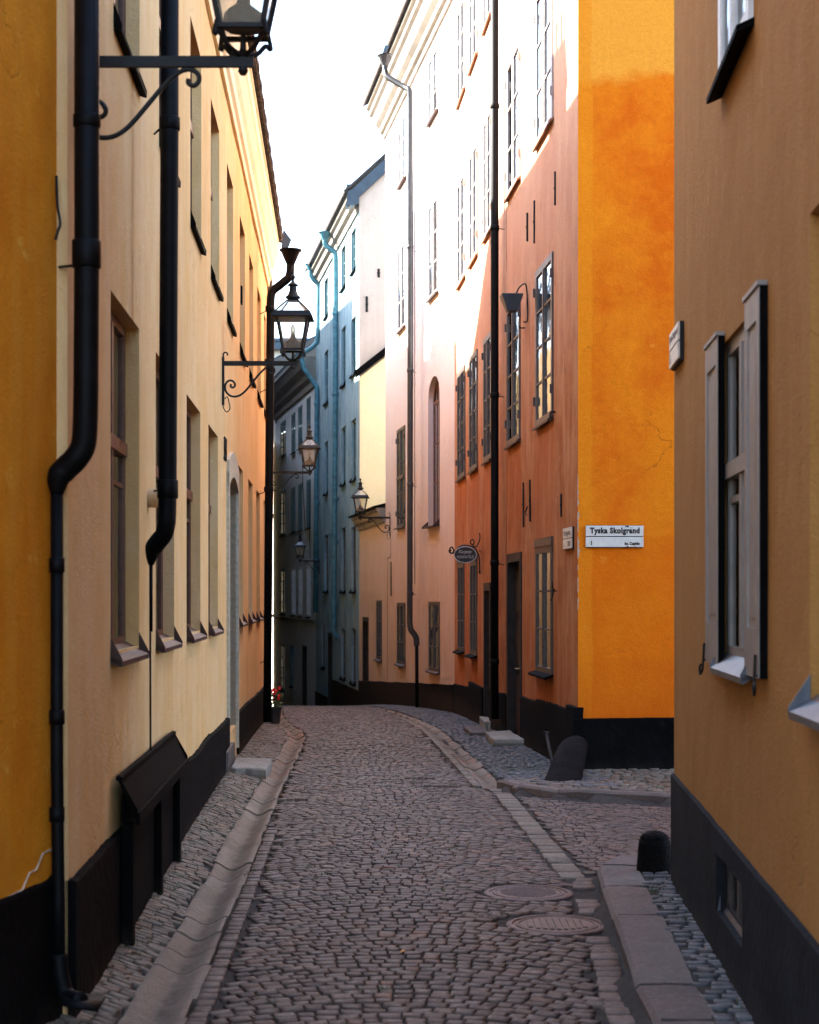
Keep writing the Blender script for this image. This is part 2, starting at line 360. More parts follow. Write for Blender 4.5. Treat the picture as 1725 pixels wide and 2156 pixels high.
def window(fac, parent, o, cols=2, rows=3, frame='frame_brown', fw=.05, mw=.025, sill='sill', sillout=.1, flush=False,
           transom=None, curtain=None, lintel=0, hinges=False, name='window', ajar=0, label=None):
    u0, u1, z0, z1, dep = o[:5]
    nf = .02 if flush else -dep
    mb = MB(); B = lambda a, b, c, d, e=nf-.045, g=nf: fac.box(mb, a, b, c, d, e, g)
    ov = .03 if flush else 0
    a, b, c, d = u0-ov, u1+ov, z0-ov, z1+ov
    B(a, a+fw+ov, c, d); B(b-fw-ov, b, c, d); B(a+fw+ov, b-fw-ov, c, c+fw+ov); B(a+fw+ov, b-fw-ov, d-fw-ov, d)
    ia, ib, ic, id_ = u0+fw, u1-fw, z0+fw, z1-fw
    zz = [ic, id_]
    if transom:
        t = ic+(id_-ic)*transom; B(ia, ib, t-.035, t+.035, nf-.045, nf+.018); zz = [ic, t, id_]
    mid = (ia+ib)/2
    if cols >= 2: B(mid-.03, mid+.03, ic, id_, nf-.042, nf+.008)
    half = [(ia, mid-.03), (mid+.03, ib)] if cols >= 2 else [(ia, ib)]
    for ha, hb in half:
        lw = .028
        B(ha, ha+lw, ic, id_, nf-.03, nf-.004); B(hb-lw, hb, ic, id_, nf-.03, nf-.004)
        for q in range(1, cols//2 if cols > 2 else 1):
            uu = ha+(hb-ha)*q/(cols//2); B(uu-mw/2, uu+mw/2, ic, id_, nf-.028, nf-.006)
        for r in range(1, rows):
            z = ic+(id_-ic)*r/rows
            if transom and abs(z-t) < .1: continue
            B(ha+lw, hb-lw, z-mw/2, z+mw/2, nf-.029, nf-.005)
    if hinges:
        for z in (z0+.22, z1-.25):
            for uu in (u0-.038, u1+.022): B(uu, uu+.016, z, z+.10, nf-.01, nf+.022)
    if lintel: B(a-.02, b+.02, d+.002, d+lintel, -.03, .03)
    w_ = mb.build(name, frame, parent)
    if label: w_['label'] = label
    g = MB(); g.quad(fac.P(ia, ic, nf-.017), fac.P(ib, ic, nf-.017), fac.P(ib, id_, nf-.017), fac.P(ia, id_, nf-.017))
    g.build('pane', 'glass', w_)
    if sill:
        s = MB(); zs = z0-.012; nn = -dep+.005 if not flush else -.02
        pr = [(nn, zs+.035 if not flush else zs+.01), (sillout, zs-.03), (sillout, zs-.055), (sillout-.012, zs-.055), (nn, zs-.02)]
        fac.sweep(s, u0-(.05 if flush else .0), u1+(.05 if flush else .0), [(n, z) for n, z in pr])
        if not flush:
            for q in (u0, u1-.008):     # upturned cheeks of the sheet sill
                s.hexa([fac.P(q, zs-.05, sillout), fac.P(q+.008, zs-.05, sillout), fac.P(q+.008, zs-.03, -.0), fac.P(q, zs-.03, -.0),
                        fac.P(q, zs-.02, sillout+.002), fac.P(q+.008, zs-.02, sillout+.002), fac.P(q+.008, zs+.09, 0), fac.P(q, zs+.09, 0)])
        s.build('sill', sill, w_)
    if curtain:
        cm = MB(); nn = nf-.10
        spans = curtain if isinstance(curtain, list) else [(0, 1, 1)]
        for s0, s1, hh in spans:
            ua, ub = u0+(u1-u0)*s0, u0+(u1-u0)*s1; k = 14; vs = []
            for i in range(k+1):
                uu = ua+(ub-ua)*i/k; n_ = nn+.018*sin(i*2.1+s0*5)
                vs += [fac.P(uu, z1-(z1-z0)*hh, n_), fac.P(uu, z1, n_)]
            cm.add(vs, [(2*i, 2*i+2, 2*i+3, 2*i+1) for i in range(k)])
        cm.build('curtain', 'curtain', w_, smooth=True)
    return w_

def plinth_mb(fac, u0, u1, zt, mb, out=.03, rag=.015, zb=-.5, step=.06, mi=0):
    """zt: height or function of u"""
    k = max(2, int((u1-u0)/step)); vs = []
    for i in range(k+1):
        u = u0+(u1-u0)*i/k; z = (zt(u) if callable(zt) else zt)+rag*(1.6*mnoise.noise(Vector((u*.9, fac.p0.x, 1)))+.5*mnoise.noise(Vector((u*4.3, fac.p0.x, 7)))+.35*mnoise.noise(Vector((u*13, fac.p0.x, 3))))
        zb_ = zb(u) if callable(zb) else zb
        vs += [fac.P(u, zb_, out+.006*mnoise.noise(Vector((u*2, 5, 1)))), fac.P(u, z-.01, out), fac.P(u, z, out-.01), fac.P(u, z, -.05)]
    fs = []
    for i in range(k):
        for j in range(3): fs.append((4*i+j, 4*i+4+j, 4*i+5+j, 4*i+1+j))
    fs += [(0, 1, 2, 3), (4*k+3, 4*k+2, 4*k+1, 4*k)]
    mb.add(vs, fs, mi)

def pipe(parent, path, r, mat, collars=(), brackets=(), name='drainpipe', n=14):
    mb = MB(); mb.tube(path, r, n)
    for (p, rr, h) in collars: mb.lathe(p, [(rr, -h/2), (rr+.004, -h/2+.004), (rr+.004, h/2-.004), (rr, h/2)], 14)
    for p, q in brackets: mb.tube([p, q], .006, 5)
    return mb.build(name, mat, parent, smooth=True)
def hopper(parent, c, s, mat):
    mb = MB(); mb.lathe(c, [(s*.38, -s*1.5), (s*.42, -s*1.3), (s*.6, -.9*s), (s*.95, -.1*s), (s*1.12, 0), (s*1.12, .12*s), (s*1.0, .12*s), (s*.8, -.1*s)], 14)
    return mb.build('rain_hopper', mat, parent, smooth=False)
def chimney(parent, x, y, z0, z1, sx, sy, mat='grey2'):
    mb = MB(); mb.box(x-sx/2, x+sx/2, y-sy/2, y+sy/2, z0, z1); mb.box(x-sx/2-.06, x+sx/2+.06, y-sy/2-.06, y+sy/2+.06, z1, z1+.12)
    return mb.build('chimney', mat, parent)
def anchor(fac, parent, x, y0, y1, w=.012):
    u = fac.u(x); za, zb = fac.z(x, y1), fac.z(x, y0); mb = MB()
    fac.box(mb, u-w, u+w, za, zb, -.002, .02); zc = (za+zb)/2; fac.box(mb, u-w*1.3, u+w*1.3, zc-.015, zc+.015, .0, .024)
    mb.build('wall_anchor', 'iron', parent)

# ---------------------------------------------------------------- street layout
GLl = [(-20, -1.15), (6.8, -1.205), (9.2, -1.235), (11.5, -1.31), (15.2, -1.40), (18, -1.45), (21.5, -1.56), (23, -1.74), (25, -2.03), (28, -2.35), (45, -3.7), (60, -5.2)]
GLr = [(-20, -.87), (7, -.93), (9, -.985), (11.5, -1.06), (15.3, -1.17), (18, -1.23), (21.5, -1.34), (23, -1.52), (25, -1.83), (28, -2.15), (45, -3.5), (60, -5.0)]
GRl = [(15.2, .68), (18, .52), (22.8, .25), (26.3, -.08), (32.5, -.72), (45, -2.5), (60, -4.8)]
GRr = [(y, x+.20) for y, x in GRl]
KB = [(-20, .78), (7.1, .97), (8.13, 1.035), (9.27, 1.09), (10.2, 1.15), (10.45, 1.20), (10.68, 1.32), (10.8, 1.50)]     # kerb of the brown house
KO = [(.80, 15.25), (.85, 15.1), (.984, 14.72), (1.42, 14.30), (2.14, 14.0), (3.2, 13.85), (9, 13.6)]    # kerb of the corner: X -> Y
def brown_walk(x, y): return y < 10.8 and x > lerp(KB, y)
def corner_walk(x, y): return x > .8 and y > lerp(KO, x)
def H(x, y):
    z = -drop(y); gl = lerp(GLl, y); gr = lerp(GLr, y)
    if x < gl: z += min(.075, (gl-x)*.3) if y < 14 else min(.075, (gl-x)*.3)*max(.25, 1-(y-14)/8)
    elif x < gr:
        t = (x-gl)/(gr-gl)*2-1; z -= .085*(1-t*t)
    if brown_walk(x, y): return z+.09
    if x > .8 and 13 < y < 15.3 and corner_walk(x, y): return z+.075
    if y >= 15.2:
        a = lerp(GRl, y); b = a+.2
        if a < x < b: t = (x-a)/(b-a)*2-1; z -= .04*(1-t*t)
        elif x >= b: z += min(.075, (x-b)*.05 + max(0, .075*(1-(y-15.2)/1.5)))*(1 if y < 16.7 else .4)
    if gr <= x < 1.2:
        c = 0; z += .02*(1-min(1, ((x+.1)/1.1)**2))
    return z

# ground sheet under everything
gm = MB()
xs = [-70, -40, -20, -10, -6, -4, -3]+[-2.6+.1*i for i in range(0, 60)]+[3.6, 4.4, 6, 10, 20, 40, 70]
ys = [-40, -20, -8, 0, 3, 5]+[5.5+.25*i for i in range(0, 220)]+[62, 66, 70, 80, 95, 120, 160]
for y in ys:
    for x in xs: gm.v.append((x, y, H(x, y)-(.015 if 5 < y < 50 and -2.6 < x < 3.4 else .05)))
nx = len(xs)
for j in range(len(ys)-1):
    for i in range(nx-1): gm.f.append((j*nx+i, j*nx+i+1, (j+1)*nx+i+1, (j+1)*nx+i)); gm.m.append(0)
struct(gm.build('ground', 'grout', smooth=True))

def setts(name, mat, region, x0f, x1f, y0, y1, dx, dy, arc=0.0, cf=None, gap=.006, tint=.07, hj=.0035, dome=.005, light=(0, 1), sk=0, wob=.07):
    mb = MB(); mb.tone = []; rnd = random.Random(len(name)*13+int(y0*10)); y = y0
    while y < y1:
        dyr = dy*rnd.uniform(.93, 1.07); xa, xb = x0f(y)-.15, x1f(y)+.15; x = xa-rnd.random()*dx
        while x < xb:
            wd = dx*rnd.uniform(.78, 1.25); cxx = x+wd/2; c0 = cf(y) if cf else 0; dev = cxx-c0
            if callable(arc): ofs, sl_ = arc(dev)
            else: ofs, sl_ = -arc*dev*dev, -2*arc*dev
            sl_ += sk+wob*mnoise.noise(Vector((cxx*1.5, y*1.1, 4)))
            cy = y+dyr/2+ofs+sk*dev+rnd.uniform(-.004, .004)+wob*.5*mnoise.noise(Vector((cxx*1.3, y*.9, 9)))
            if region(cxx, cy):
                ang = math.atan(sl_); ca, sa = cos(ang), sin(ang); hw, hd = wd/2/ca-gap/2, dyr/2*ca-gap/2; base = H(cxx, cy); gx = max(-.4, min(.4, (H(cxx+.02, cy)-H(cxx-.02, cy))/.04)); gy = max(-.2, min(.2, (H(cxx, cy+.02)-H(cxx, cy-.02))/.04))
                ang += rnd.uniform(-.03, .03); ca, sa = cos(ang), sin(ang)
                tz = rnd.uniform(-hj, hj); tx, ty = rnd.uniform(-.06, .06), rnd.uniform(-.05, .05)
                cor = [(sx*hw*rnd.uniform(.92, 1.04), sy*hd*rnd.uniform(.88, 1.05)) for sx, sy in ((-1, -1), (1, -1), (1, 1), (-1, 1))]
                vs = []
                for (kk, zz) in ((1, -.04), (1.0, -.008), (.955, -.001), (.6, dome*.3)):
                    for px, py in cor:
                        qx, qy = px*kk, py*kk
                        wx_, wy_ = cxx+qx*ca-qy*sa, cy+qx*sa+qy*ca; vs.append((wx_, wy_, hc[k4] if False else (base+gx*(wx_-cxx)+gy*(wy_-cy))+zz+tz+tx*qx+ty*qy))
                fs = []
                for r_ in range(3):
                    for k in range(4): fs.append((r_*4+k, r_*4+(k+1) % 4, r_*4+4+(k+1) % 4, r_*4+4+k))
                fs.append((12, 13, 14, 15)); mb.add(vs, fs)
                t = min(1, max(0, rnd.gauss(.5, .26))); t = light[0]+(light[1]-light[0])*t
                g_ = rnd.random()*.3 if rnd.random() > tint else rnd.uniform(.5, 1)
                mb.tone += [(t, g_, 0, 1)]*16
            x += wd
        y += dyr
    return struct(mb.build(name, mat, smooth=True))
def scales(dev):
    p = ((dev+.35) % .7)-.35; return -1.1*p*p, -2.2*p

MAN = [(.70, 9.80, .262), (.785, 8.86, .27)]
def man(x, y): return any((x-a)**2+(y-b)**2 < (r+.035)**2 for a, b, r in MAN)
BL = [(10.3, .93), (10.54, .935), (14.8, .74), (15.2, .70)]
def road_region(x, y):
    if x < lerp(GLr, y)+(.13 if y < 12.5 else .03) or man(x, y): return False
    if y > 15.1: return x < lerp(GRl, y)-(.13 if y < 26 else .03)
    if y > 10.35: return x < lerp(BL, y)-.03
    return x < lerp(KB, y)-.17
ctr = lambda y: (lerp(GLr, y)+(lerp(GRl, y) if y > 15.1 else .85))/2
setts('road', 'cobble', road_region, lambda y: lerp(GLr, y), lambda y: 1.25 if y < 16 else lerp(GRl, y), 4.4, 46, .082, .084, .34, ctr)
def column(name, mat, xl, xr, y0, y1, lens, seed, skip=None):
    rnd = random.Random(seed); mb = MB(); mb.tone = []; y = y0
    while y < y1:
        L = rnd.uniform(*lens); a, b = y+.005, y+L-.005
        if not (skip and skip((xl(y)+xr(y))/2, y+L/2)):
            cor = [(xl(a)+rnd.uniform(0, .014), a), (xr(a)-rnd.uniform(0, .01), a+rnd.uniform(-.006, .006)), (xr(b)-rnd.uniform(0, .01), b), (xl(b)+rnd.uniform(0, .014), b+rnd.uniform(-.006, .006))]
            mx_, my_ = sum(c[0] for c in cor)/4, sum(c[1] for c in cor)/4; tz = rnd.uniform(-.004, .005); base = H(mx_, my_)+tz; vs = []
            for kk, zz in ((1, -.05), (1, -.008), (.93, 0), (.5, .003)): vs += [(mx_+(c[0]-mx_)*kk, my_+(c[1]-my_)*kk, base+zz) for c in cor]
            mb.add(vs, [(r_*4+k, r_*4+(k+1) % 4, r_*4+4+(k+1) % 4, r_*4+4+k) for r_ in range(3) for k in range(4)]+[(12, 13, 14, 15)])
            mb.tone += [(rnd.uniform(.3, 1), rnd.random()*.3, 0, 1)]*16
        y += L
    return struct(mb.build(name, mat, smooth=True))
nearman = lambda x, y: any((x-a)**2+(y-b)**2 < (r+.09)**2 for a, b, r in MAN)
column('road_edging', 'cobble2', lambda y: lerp(BL, y)-.0, lambda y: lerp(BL, y)+.17, 10.35, 15.1, (.11, .24), 21)
column('road_edging', 'cobble', lambda y: lerp(KB, y)-.155, lambda y: lerp(KB, y)-.012, 4.6, 10.35, (.09, .2), 22, nearman)
column('road_edging', 'cobble', lambda y: lerp(GLr, y)+.01, lambda y: lerp(GLr, y)+.10, 4.6, 12.5, (.06, .12), 23)
column('road_edging', 'cobble2', lambda y: lerp(GRl, y)-.10, lambda y: lerp(GRl, y)-.01, 15.3, 26, (.1, .22), 24)
setts('alley_paving', 'cobble', lambda x, y: (x > lerp(BL, y)+.205 and not corner_walk(x-.05, y+.12) and not (y < 10.86 and x > lerp(KB, y)-.05)), lambda y: .9, lambda y: 3.6, 10.1, 15.6, .075, .085, scales, lambda y: 1.9, wob=.03)
LW = lambda y: -.045*y-1.08
setts('left_pavement', 'cobble2', lambda x, y: LW(y)-.12 < x < lerp(GLl, y)-.012, lambda y: LW(y), lambda y: lerp(GLl, y), 5.2, 27, .085, .06, 0, None, .006, .12, .005, sk=-.2)
RW = lambda y: 1.653-(y-16.3)*.0746 if y < 28.2 else .765-(y-28.2)*.148
setts('corner_pavement', 'cobble3', lambda x, y: lerp(GRr, y)+.01 < x < RW(y)+.1, lambda y: lerp(GRr, y), lambda y: RW(y), 15.35, 44, .075, .06, 0, None, .010, .05, .006, sk=-.4)
setts('corner_pavement', 'cobble2', lambda x, y: x > .95 and lerp(KO, x)+.13 < y < 16.35 and (x > 1.3 or y < 15.4), lambda y: .95, lambda y: 3.4, 14.0, 16.4, .10, .10, 0, None, .014, .1, .008)
BW = lambda y: .0564*y+1.002
setts('right_pavement', 'cobble3', lambda x, y: lerp(KB, y)+.27 < x < BW(y)+.1 and y < 10.4, lambda y: lerp(KB, y)+.24, lambda y: BW(y)+.05, 4.6, 10.5, .092, .062, 0, None, .012, .05, .008, light=(.1, .8))

def trough(name, ea, eb, y0, y1, depth, seed):
    rnd = random.Random(seed); mb = MB(); mb.tone = []; y = y0
    while y < y1:
        L = rnd.uniform(.34, .68); g_ = .008; za = rnd.uniform(-.008, .009); w0, w1_ = rnd.uniform(-.012, .012), rnd.uniform(-.012, .012)
        tt = (rnd.random(), rnd.random()*.2 if rnd.random() > .1 else .8, 0, 1); K, S = 14, 7; vs = []; tl = rnd.uniform(-.006, .006); bw = rnd.uniform(-.004, .01)
        for i in range(S+1):
            yy = y+g_+(L-2*g_)*i/S
            for j in range(K+1):
                q = j/K; x = lerp(ea, yy)*(1-q)+lerp(eb, yy)*q+(w0 if j == 0 else w1_ if j == K else 0)+rnd.uniform(-.002, .002)
                e = -.006 if (j in (0, K)) else -.003 if i in (0, S) else 0
                prof = cos(pi*(q-.5))**2
                y2 = yy-bw*sin(pi*q)
                vs.append((x, y2, H_edge(x, y2)-depth*prof+za+e+tl*(i/S-.5)+.006*mnoise.noise(Vector((x*7, yy*5, 2)))))
        n0 = len(vs); ring = [i*(K+1) for i in range(S+1)]+[S*(K+1)+j for j in range(1, K+1)]+[i*(K+1)+K for i in range(S-1, -1, -1)]+[j for j in range(K-1, 0, -1)]
        fs = [(i*(K+1)+j, i*(K+1)+j+1, (i+1)*(K+1)+j+1, (i+1)*(K+1)+j) for i in range(S) for j in range(K)]
        for r_ in ring: vs.append((vs[r_][0], vs[r_][1], vs[r_][2]-.05))
        m_ = len(ring)
        for r_ in ring: vs.append(vs[r_])
        fs += [(n0+m_+k, n0+k, n0+(k+1) % m_, n0+m_+(k+1) % m_) for k in range(m_)]
        mb.add(vs, fs); cen = lambda q: (tt[0], tt[1], .85*max(0, 1-abs(q-.52)/.22)**1.2, 1)
        mb.tone += [cen((k % (K+1))/K) for k in range(n0)]+[tt]*(len(vs)-n0); y += L
    return struct(mb.build(name, 'slab', smooth=False))
def H_edge(x, y): return -drop(y)+.004
o_ = trough('left_gutter', GLl, GLr, 4.6, 34, .05, 3)
o2 = trough('right_gutter', GRl, GRr, 15.15, 36, .032, 8)
for (xa_, xb_, y_) in ((-.05, .21, 15.78), (.13, .38, 15.1), (-1.13, -.87, 14.2)):
    mb = MB(); rnd = random.Random(int(y_*10)); x = xa_
    while x < xb_:
        w_ = rnd.uniform(.05, .09); z = H(x, y_); mb.box(x, x+w_-.006, y_, y_+.03, z-.05, z+.016+rnd.uniform(0, .006)); x += w_
    mb.tone = [(.2, .2, 0, 1)]*len(mb.v); struct(mb.build('road_edging', 'cobble2'))
for o in (o_, o2):
    for p in o.data.polygons: p.use_smooth = True
def kerb_stones(name, pts, width, top, lens, seed, inward, hface=.13):
    rnd = random.Random(seed); mb = MB(); mb.tone = []
    P = [Vector(p) for p in pts]; segs = []
    cum = [0]
    for a, b in zip(P, P[1:]): cum.append(cum[-1]+(b-a).length)
    def at(s):
        for i in range(len(P)-1):
            if s <= cum[i+1] or i == len(P)-2:
                t = (s-cum[i])/(cum[i+1]-cum[i]); d = (P[i+1]-P[i]).normalized(); return P[i].lerp(P[i+1], t), d
    s = 0
    while s < cum[-1]-.05:
        L = min(rnd.uniform(*lens), cum[-1]-s); K = 6; vs = []; e = .012; za = rnd.uniform(-.004, .006)
        for i in range(K+1):
            p, d = at(s+.006+(L-.012)*i/K); n = Vector((-d.y, d.x))*inward
            for (q, z) in ((0, -hface), (.0, -.02), (.02, 0), (width*.5, .003), (width-.012, 0), (width, -.015), (width, -hface)):
                pp = p+n*q; zz = z+top+za-drop(pp.y)-(.016 if i in (0, K) and -.03 < z else 0)+.003*mnoise.noise(Vector((pp.x*7, pp.y*7, seed)))
                vs.append((pp.x, pp.y, zz))
        fs = [(i*7+j, i*7+j+1, i*7+8+j, i*7+7+j) for i in range(K) for j in range(6)]+[tuple(range(7)), tuple(range(K*7, K*7+7))[::-1]]
        mb.add(vs, fs); mb.tone += [(rnd.random(), rnd.random()*.25, 0, 1)]*len(vs); s += L
    o = struct(mb.build(name, 'kerb')); return o
kerb_stones('right_kerb', [(lerp(KB, y), y) for y in (4.5, 5.5, 6.5, 7.1, 7.6, 8.13, 8.7, 9.27, 9.8, 10.2)]+[(1.20, 10.42), (1.31, 10.62), (1.46, 10.74), (1.66, 10.8), (3.5, 10.86)], .265, .09, (.55, .95), 4, -1)
kerb_stones('corner_kerb', [(.80, 15.28), (.84, 15.1), (.90, 14.9), (.984, 14.72), (1.15, 14.53), (1.42, 14.36), (1.75, 14.2), (2.14, 14.06), (2.8, 13.95), (5, 13.8)], .15, .08, (.7, 1.2), 5, 1)

# ================================================================ LEFT: cream house
def house(name, loc, label): return empty(name, loc, label, 'house')
cream = house('townhouse', (-1.4, 6.72, 0), 'long cream plastered house on the left with brown sheet sills and a black plinth')
CF = Fac((LW(6.72), 6.72), (LW(26.6), 26.6), 1)
cy = lambda x: CF.u(x)
zt, zb, uzt, uzb = 3.23, 1.48, 6.10, 4.58
gw = [(233, 293), (328, 367), (393, 422), (439, 459), (501, 512), (523, 532), (540, 547.5), (555, 559)]
uw = [(239, 294), (335, 368), (401, 424), (444, 462), (478, 491), (505, 516), (525, 533.5), (542, 549.5), (556, 560)]
gops = [(cy(a), cy(b), zb, zt, .075) for a, b in gw]; uops = [(cy(a), cy(b), uzb, uzt, .075) for a, b in uw]
dop = (cy(478.5), cy(497), .35, 2.98, .16)
mb = MB(); wall_mesh(CF, 0, CF.L, -.5, 7.0, gops+uops+[dop], mb)
for p in ((CF.P(0, -.5), CF.P(0, 7.0), CF.P(0, 7.0, -.4), CF.P(0, -.5, -.4)),): mb.quad(*p); mb.stain += [0]*4
mb.quad(CF.P(CF.L, -.5), CF.P(CF.L, 7), CF.P(CF.L, 7, -8), CF.P(CF.L, -.5, -8)); mb.stain += [0]*4
mb.build('wall', ['cream', 'inside'], cream)
for i, o in enumerate(gops): window(CF, cream, o, 2, 2, 'frame_brown', .055, transom=.62, sillout=.055, curtain=[(0, 1, 1)] if i < 1 else None)
for i, o in enumerate(uops): window(CF, cream, o, 2, 3, 'frame_brown', .05, transom=.6 if i else None, sill='sheet', sillout=.04)
mb = MB(); gdz = lambda u: .62-.0*u-drop(6.72+u)*.5+.0
plinth_mb(CF, 0, dop[0]-.10, lambda u: .60-.006*u, mb, .035, .02)
plinth_mb(CF, dop[1]+.08, CF.L, lambda u: .62-.012*u, mb, .03, .01)
mb.build('plinth', 'plinth', cream)
# granite portal with a segmental head and a plank door
mb = MB(); P = CF.P; a, b = dop[0], dop[1]; CF.box(mb, a-.13, a, .1, 3.0, -.16, .03); CF.box(mb, b, b+.1, .1, 3.0, -.16, .03)
k = 8; rr = (b-a)
for i in range(k):
    t0, t1 = i/k, (i+1)/k; h0 = 2.86+.14*sin(pi*t0); h1 = 2.86+.14*sin(pi*t1); g0 = 3.12+.14*sin(pi*t0); g1 = 3.12+.14*sin(pi*t1)
    ua, ub = a-.13+(rr+.23)*t0, a-.13+(rr+.23)*t1
    mb.hexa([P(ua, h0, -.16), P(ub, h1, -.16), P(ub, h1, .032), P(ua, h0, .032), P(ua, g0, -.16), P(ub, g1, -.16), P(ub, g1, .032), P(ua, g0, .032)])
mb.build('door_surround', 'granite', cream)
mb = MB(); CF.box(mb, a, b, .25, 2.98, -.2, -.16)
for i in range(5): CF.box(mb, a+.04+i*(b-a-.08)/5+.01, a+.04+(i+1)*(b-a-.08)/5-.01, .3, 2.9, -.16, -.145)
dr = mb.build('door', 'wood', cream); mb = MB(); mb.tube([P(b-.12, 1.2, -.14), P(b-.12, 1.2, -.09), P(b-.2, 1.2, -.09)], .01, 6); mb.build('handle', 'brass', dr)
# cornice, eave and roofs
mb = MB(); CF.sweep(mb, -.02, CF.L+.02, [(0, 6.72), (.03, 6.72), (.04, 6.80), (.07, 6.83), (.075, 6.95), (.11, 7.02), (.15, 7.16), (.17, 7.20), (.17, 7.36), (.19, 7.38), (.19, 7.42), (-.1, 7.42)]); mb.build('cornice', 'cornice', cream)
mb = MB()
def roofline(fac, mb, u0, u1, out, ze, back, zr, th=.05, seg=1):
    P = fac.P
    for i in range(seg):
        a = u0+(u1-u0)*i/seg; b = u0+(u1-u0)*(i+1)/seg
        mb.hexa([P(a, ze, out), P(b, ze, out), P(b, zr, -back), P(a, zr, -back), P(a, ze+th, out+.02), P(b, ze+th, out+.02), P(b, zr+th, -back), P(a, zr+th, -back)])
        mb.hexa([P(a, zr, -back), P(b, zr, -back), P(b, ze, -2*back), P(a, ze, -2*back), P(a, zr+th, -back), P(b, zr+th, -back), P(b, ze+th, -2*back), P(a, ze+th, -2*back)])
CR = EYE+9.3
roofline(CF, mb, -.1, 18.3, .24, 7.43, 2.3, CR)
mb.hexa([P(18.3, 7.43, .24), P(CF.L+.1, 7.43, .24), P(CF.L+.1, 8.4, -2.3), P(18.3, CR, -2.3), P(18.3, 7.48, .26), P(CF.L+.1, 7.48, .26), P(CF.L+.1, 8.45, -2.3), P(18.3, CR+.05, -2.3)])
mb.hexa([P(18.3, 7.43, -5), P(CF.L, 7.43, -5), P(CF.L, 8.4, -2.4), P(18.3, CR, -2.4), P(18.3, 7.48, -5), P(CF.L, 7.48, -5), P(CF.L, 8.45, -2.4), P(18.3, CR+.05, -2.4)])
# rippled edge of the roof tiles
for i in range(90):
    u = .1+i*.22
    if u < CF.L: CF.box(mb, u, u+.19, 7.44, 7.50, .2, .255+.006*(i % 3))
mb.build('roof', 'tile', cream)
mb = MB(); CF.box(mb, 0, CF.L, -.5, 7.4, -8, -7.6); mb.box(-6, LW(18.3)-1, 18.0, 18.4, 7, 7.2); mb.build('rear_wall', 'cream', cream)
chimney(cream, -4.3, 19.1, 9, EYE+9.85, .5, 1.0, 'cream')
mb = MB(); mb.lathe((-4.3, 18.85, EYE+9.95), [(.07, 0), (.07, .5), (.09, .5), (.0, .6)], 8); mb.lathe((-4.3, 19.15, EYE+9.95), [(.07, 0), (.07, .5), (.09, .5), (.0, .6)], 8); mb.build('chimney_pot', 'tile', cream)
# drainpipes of the cream house
def PX(x, y, Y): return ((x-CX)*Y/F, Y, EYE+(HY-y)*Y/F)
Y1 = 6.60
pth = [PX(183, -200, Y1), PX(183, 500, Y1), PX(181, 820, Y1)]+cr([PX(180, 880, Y1), PX(176, 935, Y1+.01), PX(160, 965, Y1+.01), PX(140, 985, Y1+.02), PX(124, 1005, Y1+.02), PX(120, 1040, Y1+.02)], 4)
pipe(cream, pth, [.0495]*(len(pth)-5)+[.046, .042, .036, .03, .026], 'pipe', [(PX(182, 535, Y1), .054, .11), (PX(183, 255, Y1), .051, .05)], [(PX(160, 558, Y1), PX(125, 562, Y1+.12))])
mb = MB(); mb.tube([PX(120, 1035, 6.62), PX(120, 1600, 6.62), PX(123, 1900, 6.61), PX(124, 2015, 6.60)], .0255, 12)
for y_ in (1190, 1510, 1715): mb.lathe(PX(120, y_, 6.62), [(.0255, -.03), (.031, -.028), (.031, .028), (.0255, .03)], 12)
mb.tube(cr([PX(124, 2010, 6.60), PX(127, 2050, 6.59), PX(140, 2095, 6.58), PX(170, 2108, 6.5)], 4), .034, 10)
mb.add([PX(125, 2085, 6.62), PX(222, 2097, 6.62), PX(205, 2125, 6.4), PX(128, 2112, 6.4)]+[tuple(Vector(q)-Vector((0, 0, .012))) for q in (PX(125, 2085, 6.62), PX(222, 2097, 6.62), PX(205, 2125, 6.4), PX(128, 2112, 6.4))], [(0, 1, 2, 3), (7, 6, 5, 4), (0, 4, 5, 1), (1, 5, 6, 2), (2, 6, 7, 3), (3, 7, 4, 0)])
mb.build('drainpipe', 'pipe', cream, smooth=True)
Y2 = 8.95
pth = [PX(358, -200, Y2), PX(357, 300, Y2), PX(353, 1020, Y2), PX(352, 1080, Y2)]+cr([PX(351, 1100, Y2), PX(345, 1125, Y2+.02), PX(331, 1143, Y2+.05), PX(321, 1160, Y2+.09), PX(318, 1190, Y2+.1)], 4)
pipe(cream, pth, [.049]*(len(pth)-6)+[.046, .04, .034, .028, .02, .014], 'pipe', [(PX(357, 260, Y2), .053, .07), (PX(353, 1030, Y2), .053, .1)], [(PX(338, 270, Y2), PX(325, 282, Y2+.1)), (PX(338, 1030, Y2), PX(325, 1034, Y2+.1))])
mb = MB(); mb.tube([PX(318, 1180, 9.07), PX(318, 1330, 9.07)], .010, 8); mb.tube([PX(316.5, 1330, 9.1), PX(317, 1580, 9.1)], .006, 6); mb.build('drainpipe', 'pipe', cream, smooth=True)
Y3 = 23.0
pth = [PX(612, 560, Y3), PX(611, 575, Y3)]+cr([PX(608, 585, Y3), PX(590, 600, Y3), PX(573, 615, Y3), PX(570, 640, Y3)], 4)+[PX(567, 1000, Y3), PX(563, 1520, Y3)]
pipe(cream, pth, .058, 'pipe', [(PX(569, 650, Y3), .063, .08), (PX(567, 760, Y3), .062, .05), (PX(566, 1030, Y3), .062, .07)], [(PX(560, y_, Y3), PX(548, y_+6, Y3+.1)) for y_ in (655, 820, 1034, 1390)])
hopper(cream, PX(612, 528, Y3), .14, 'pipe')
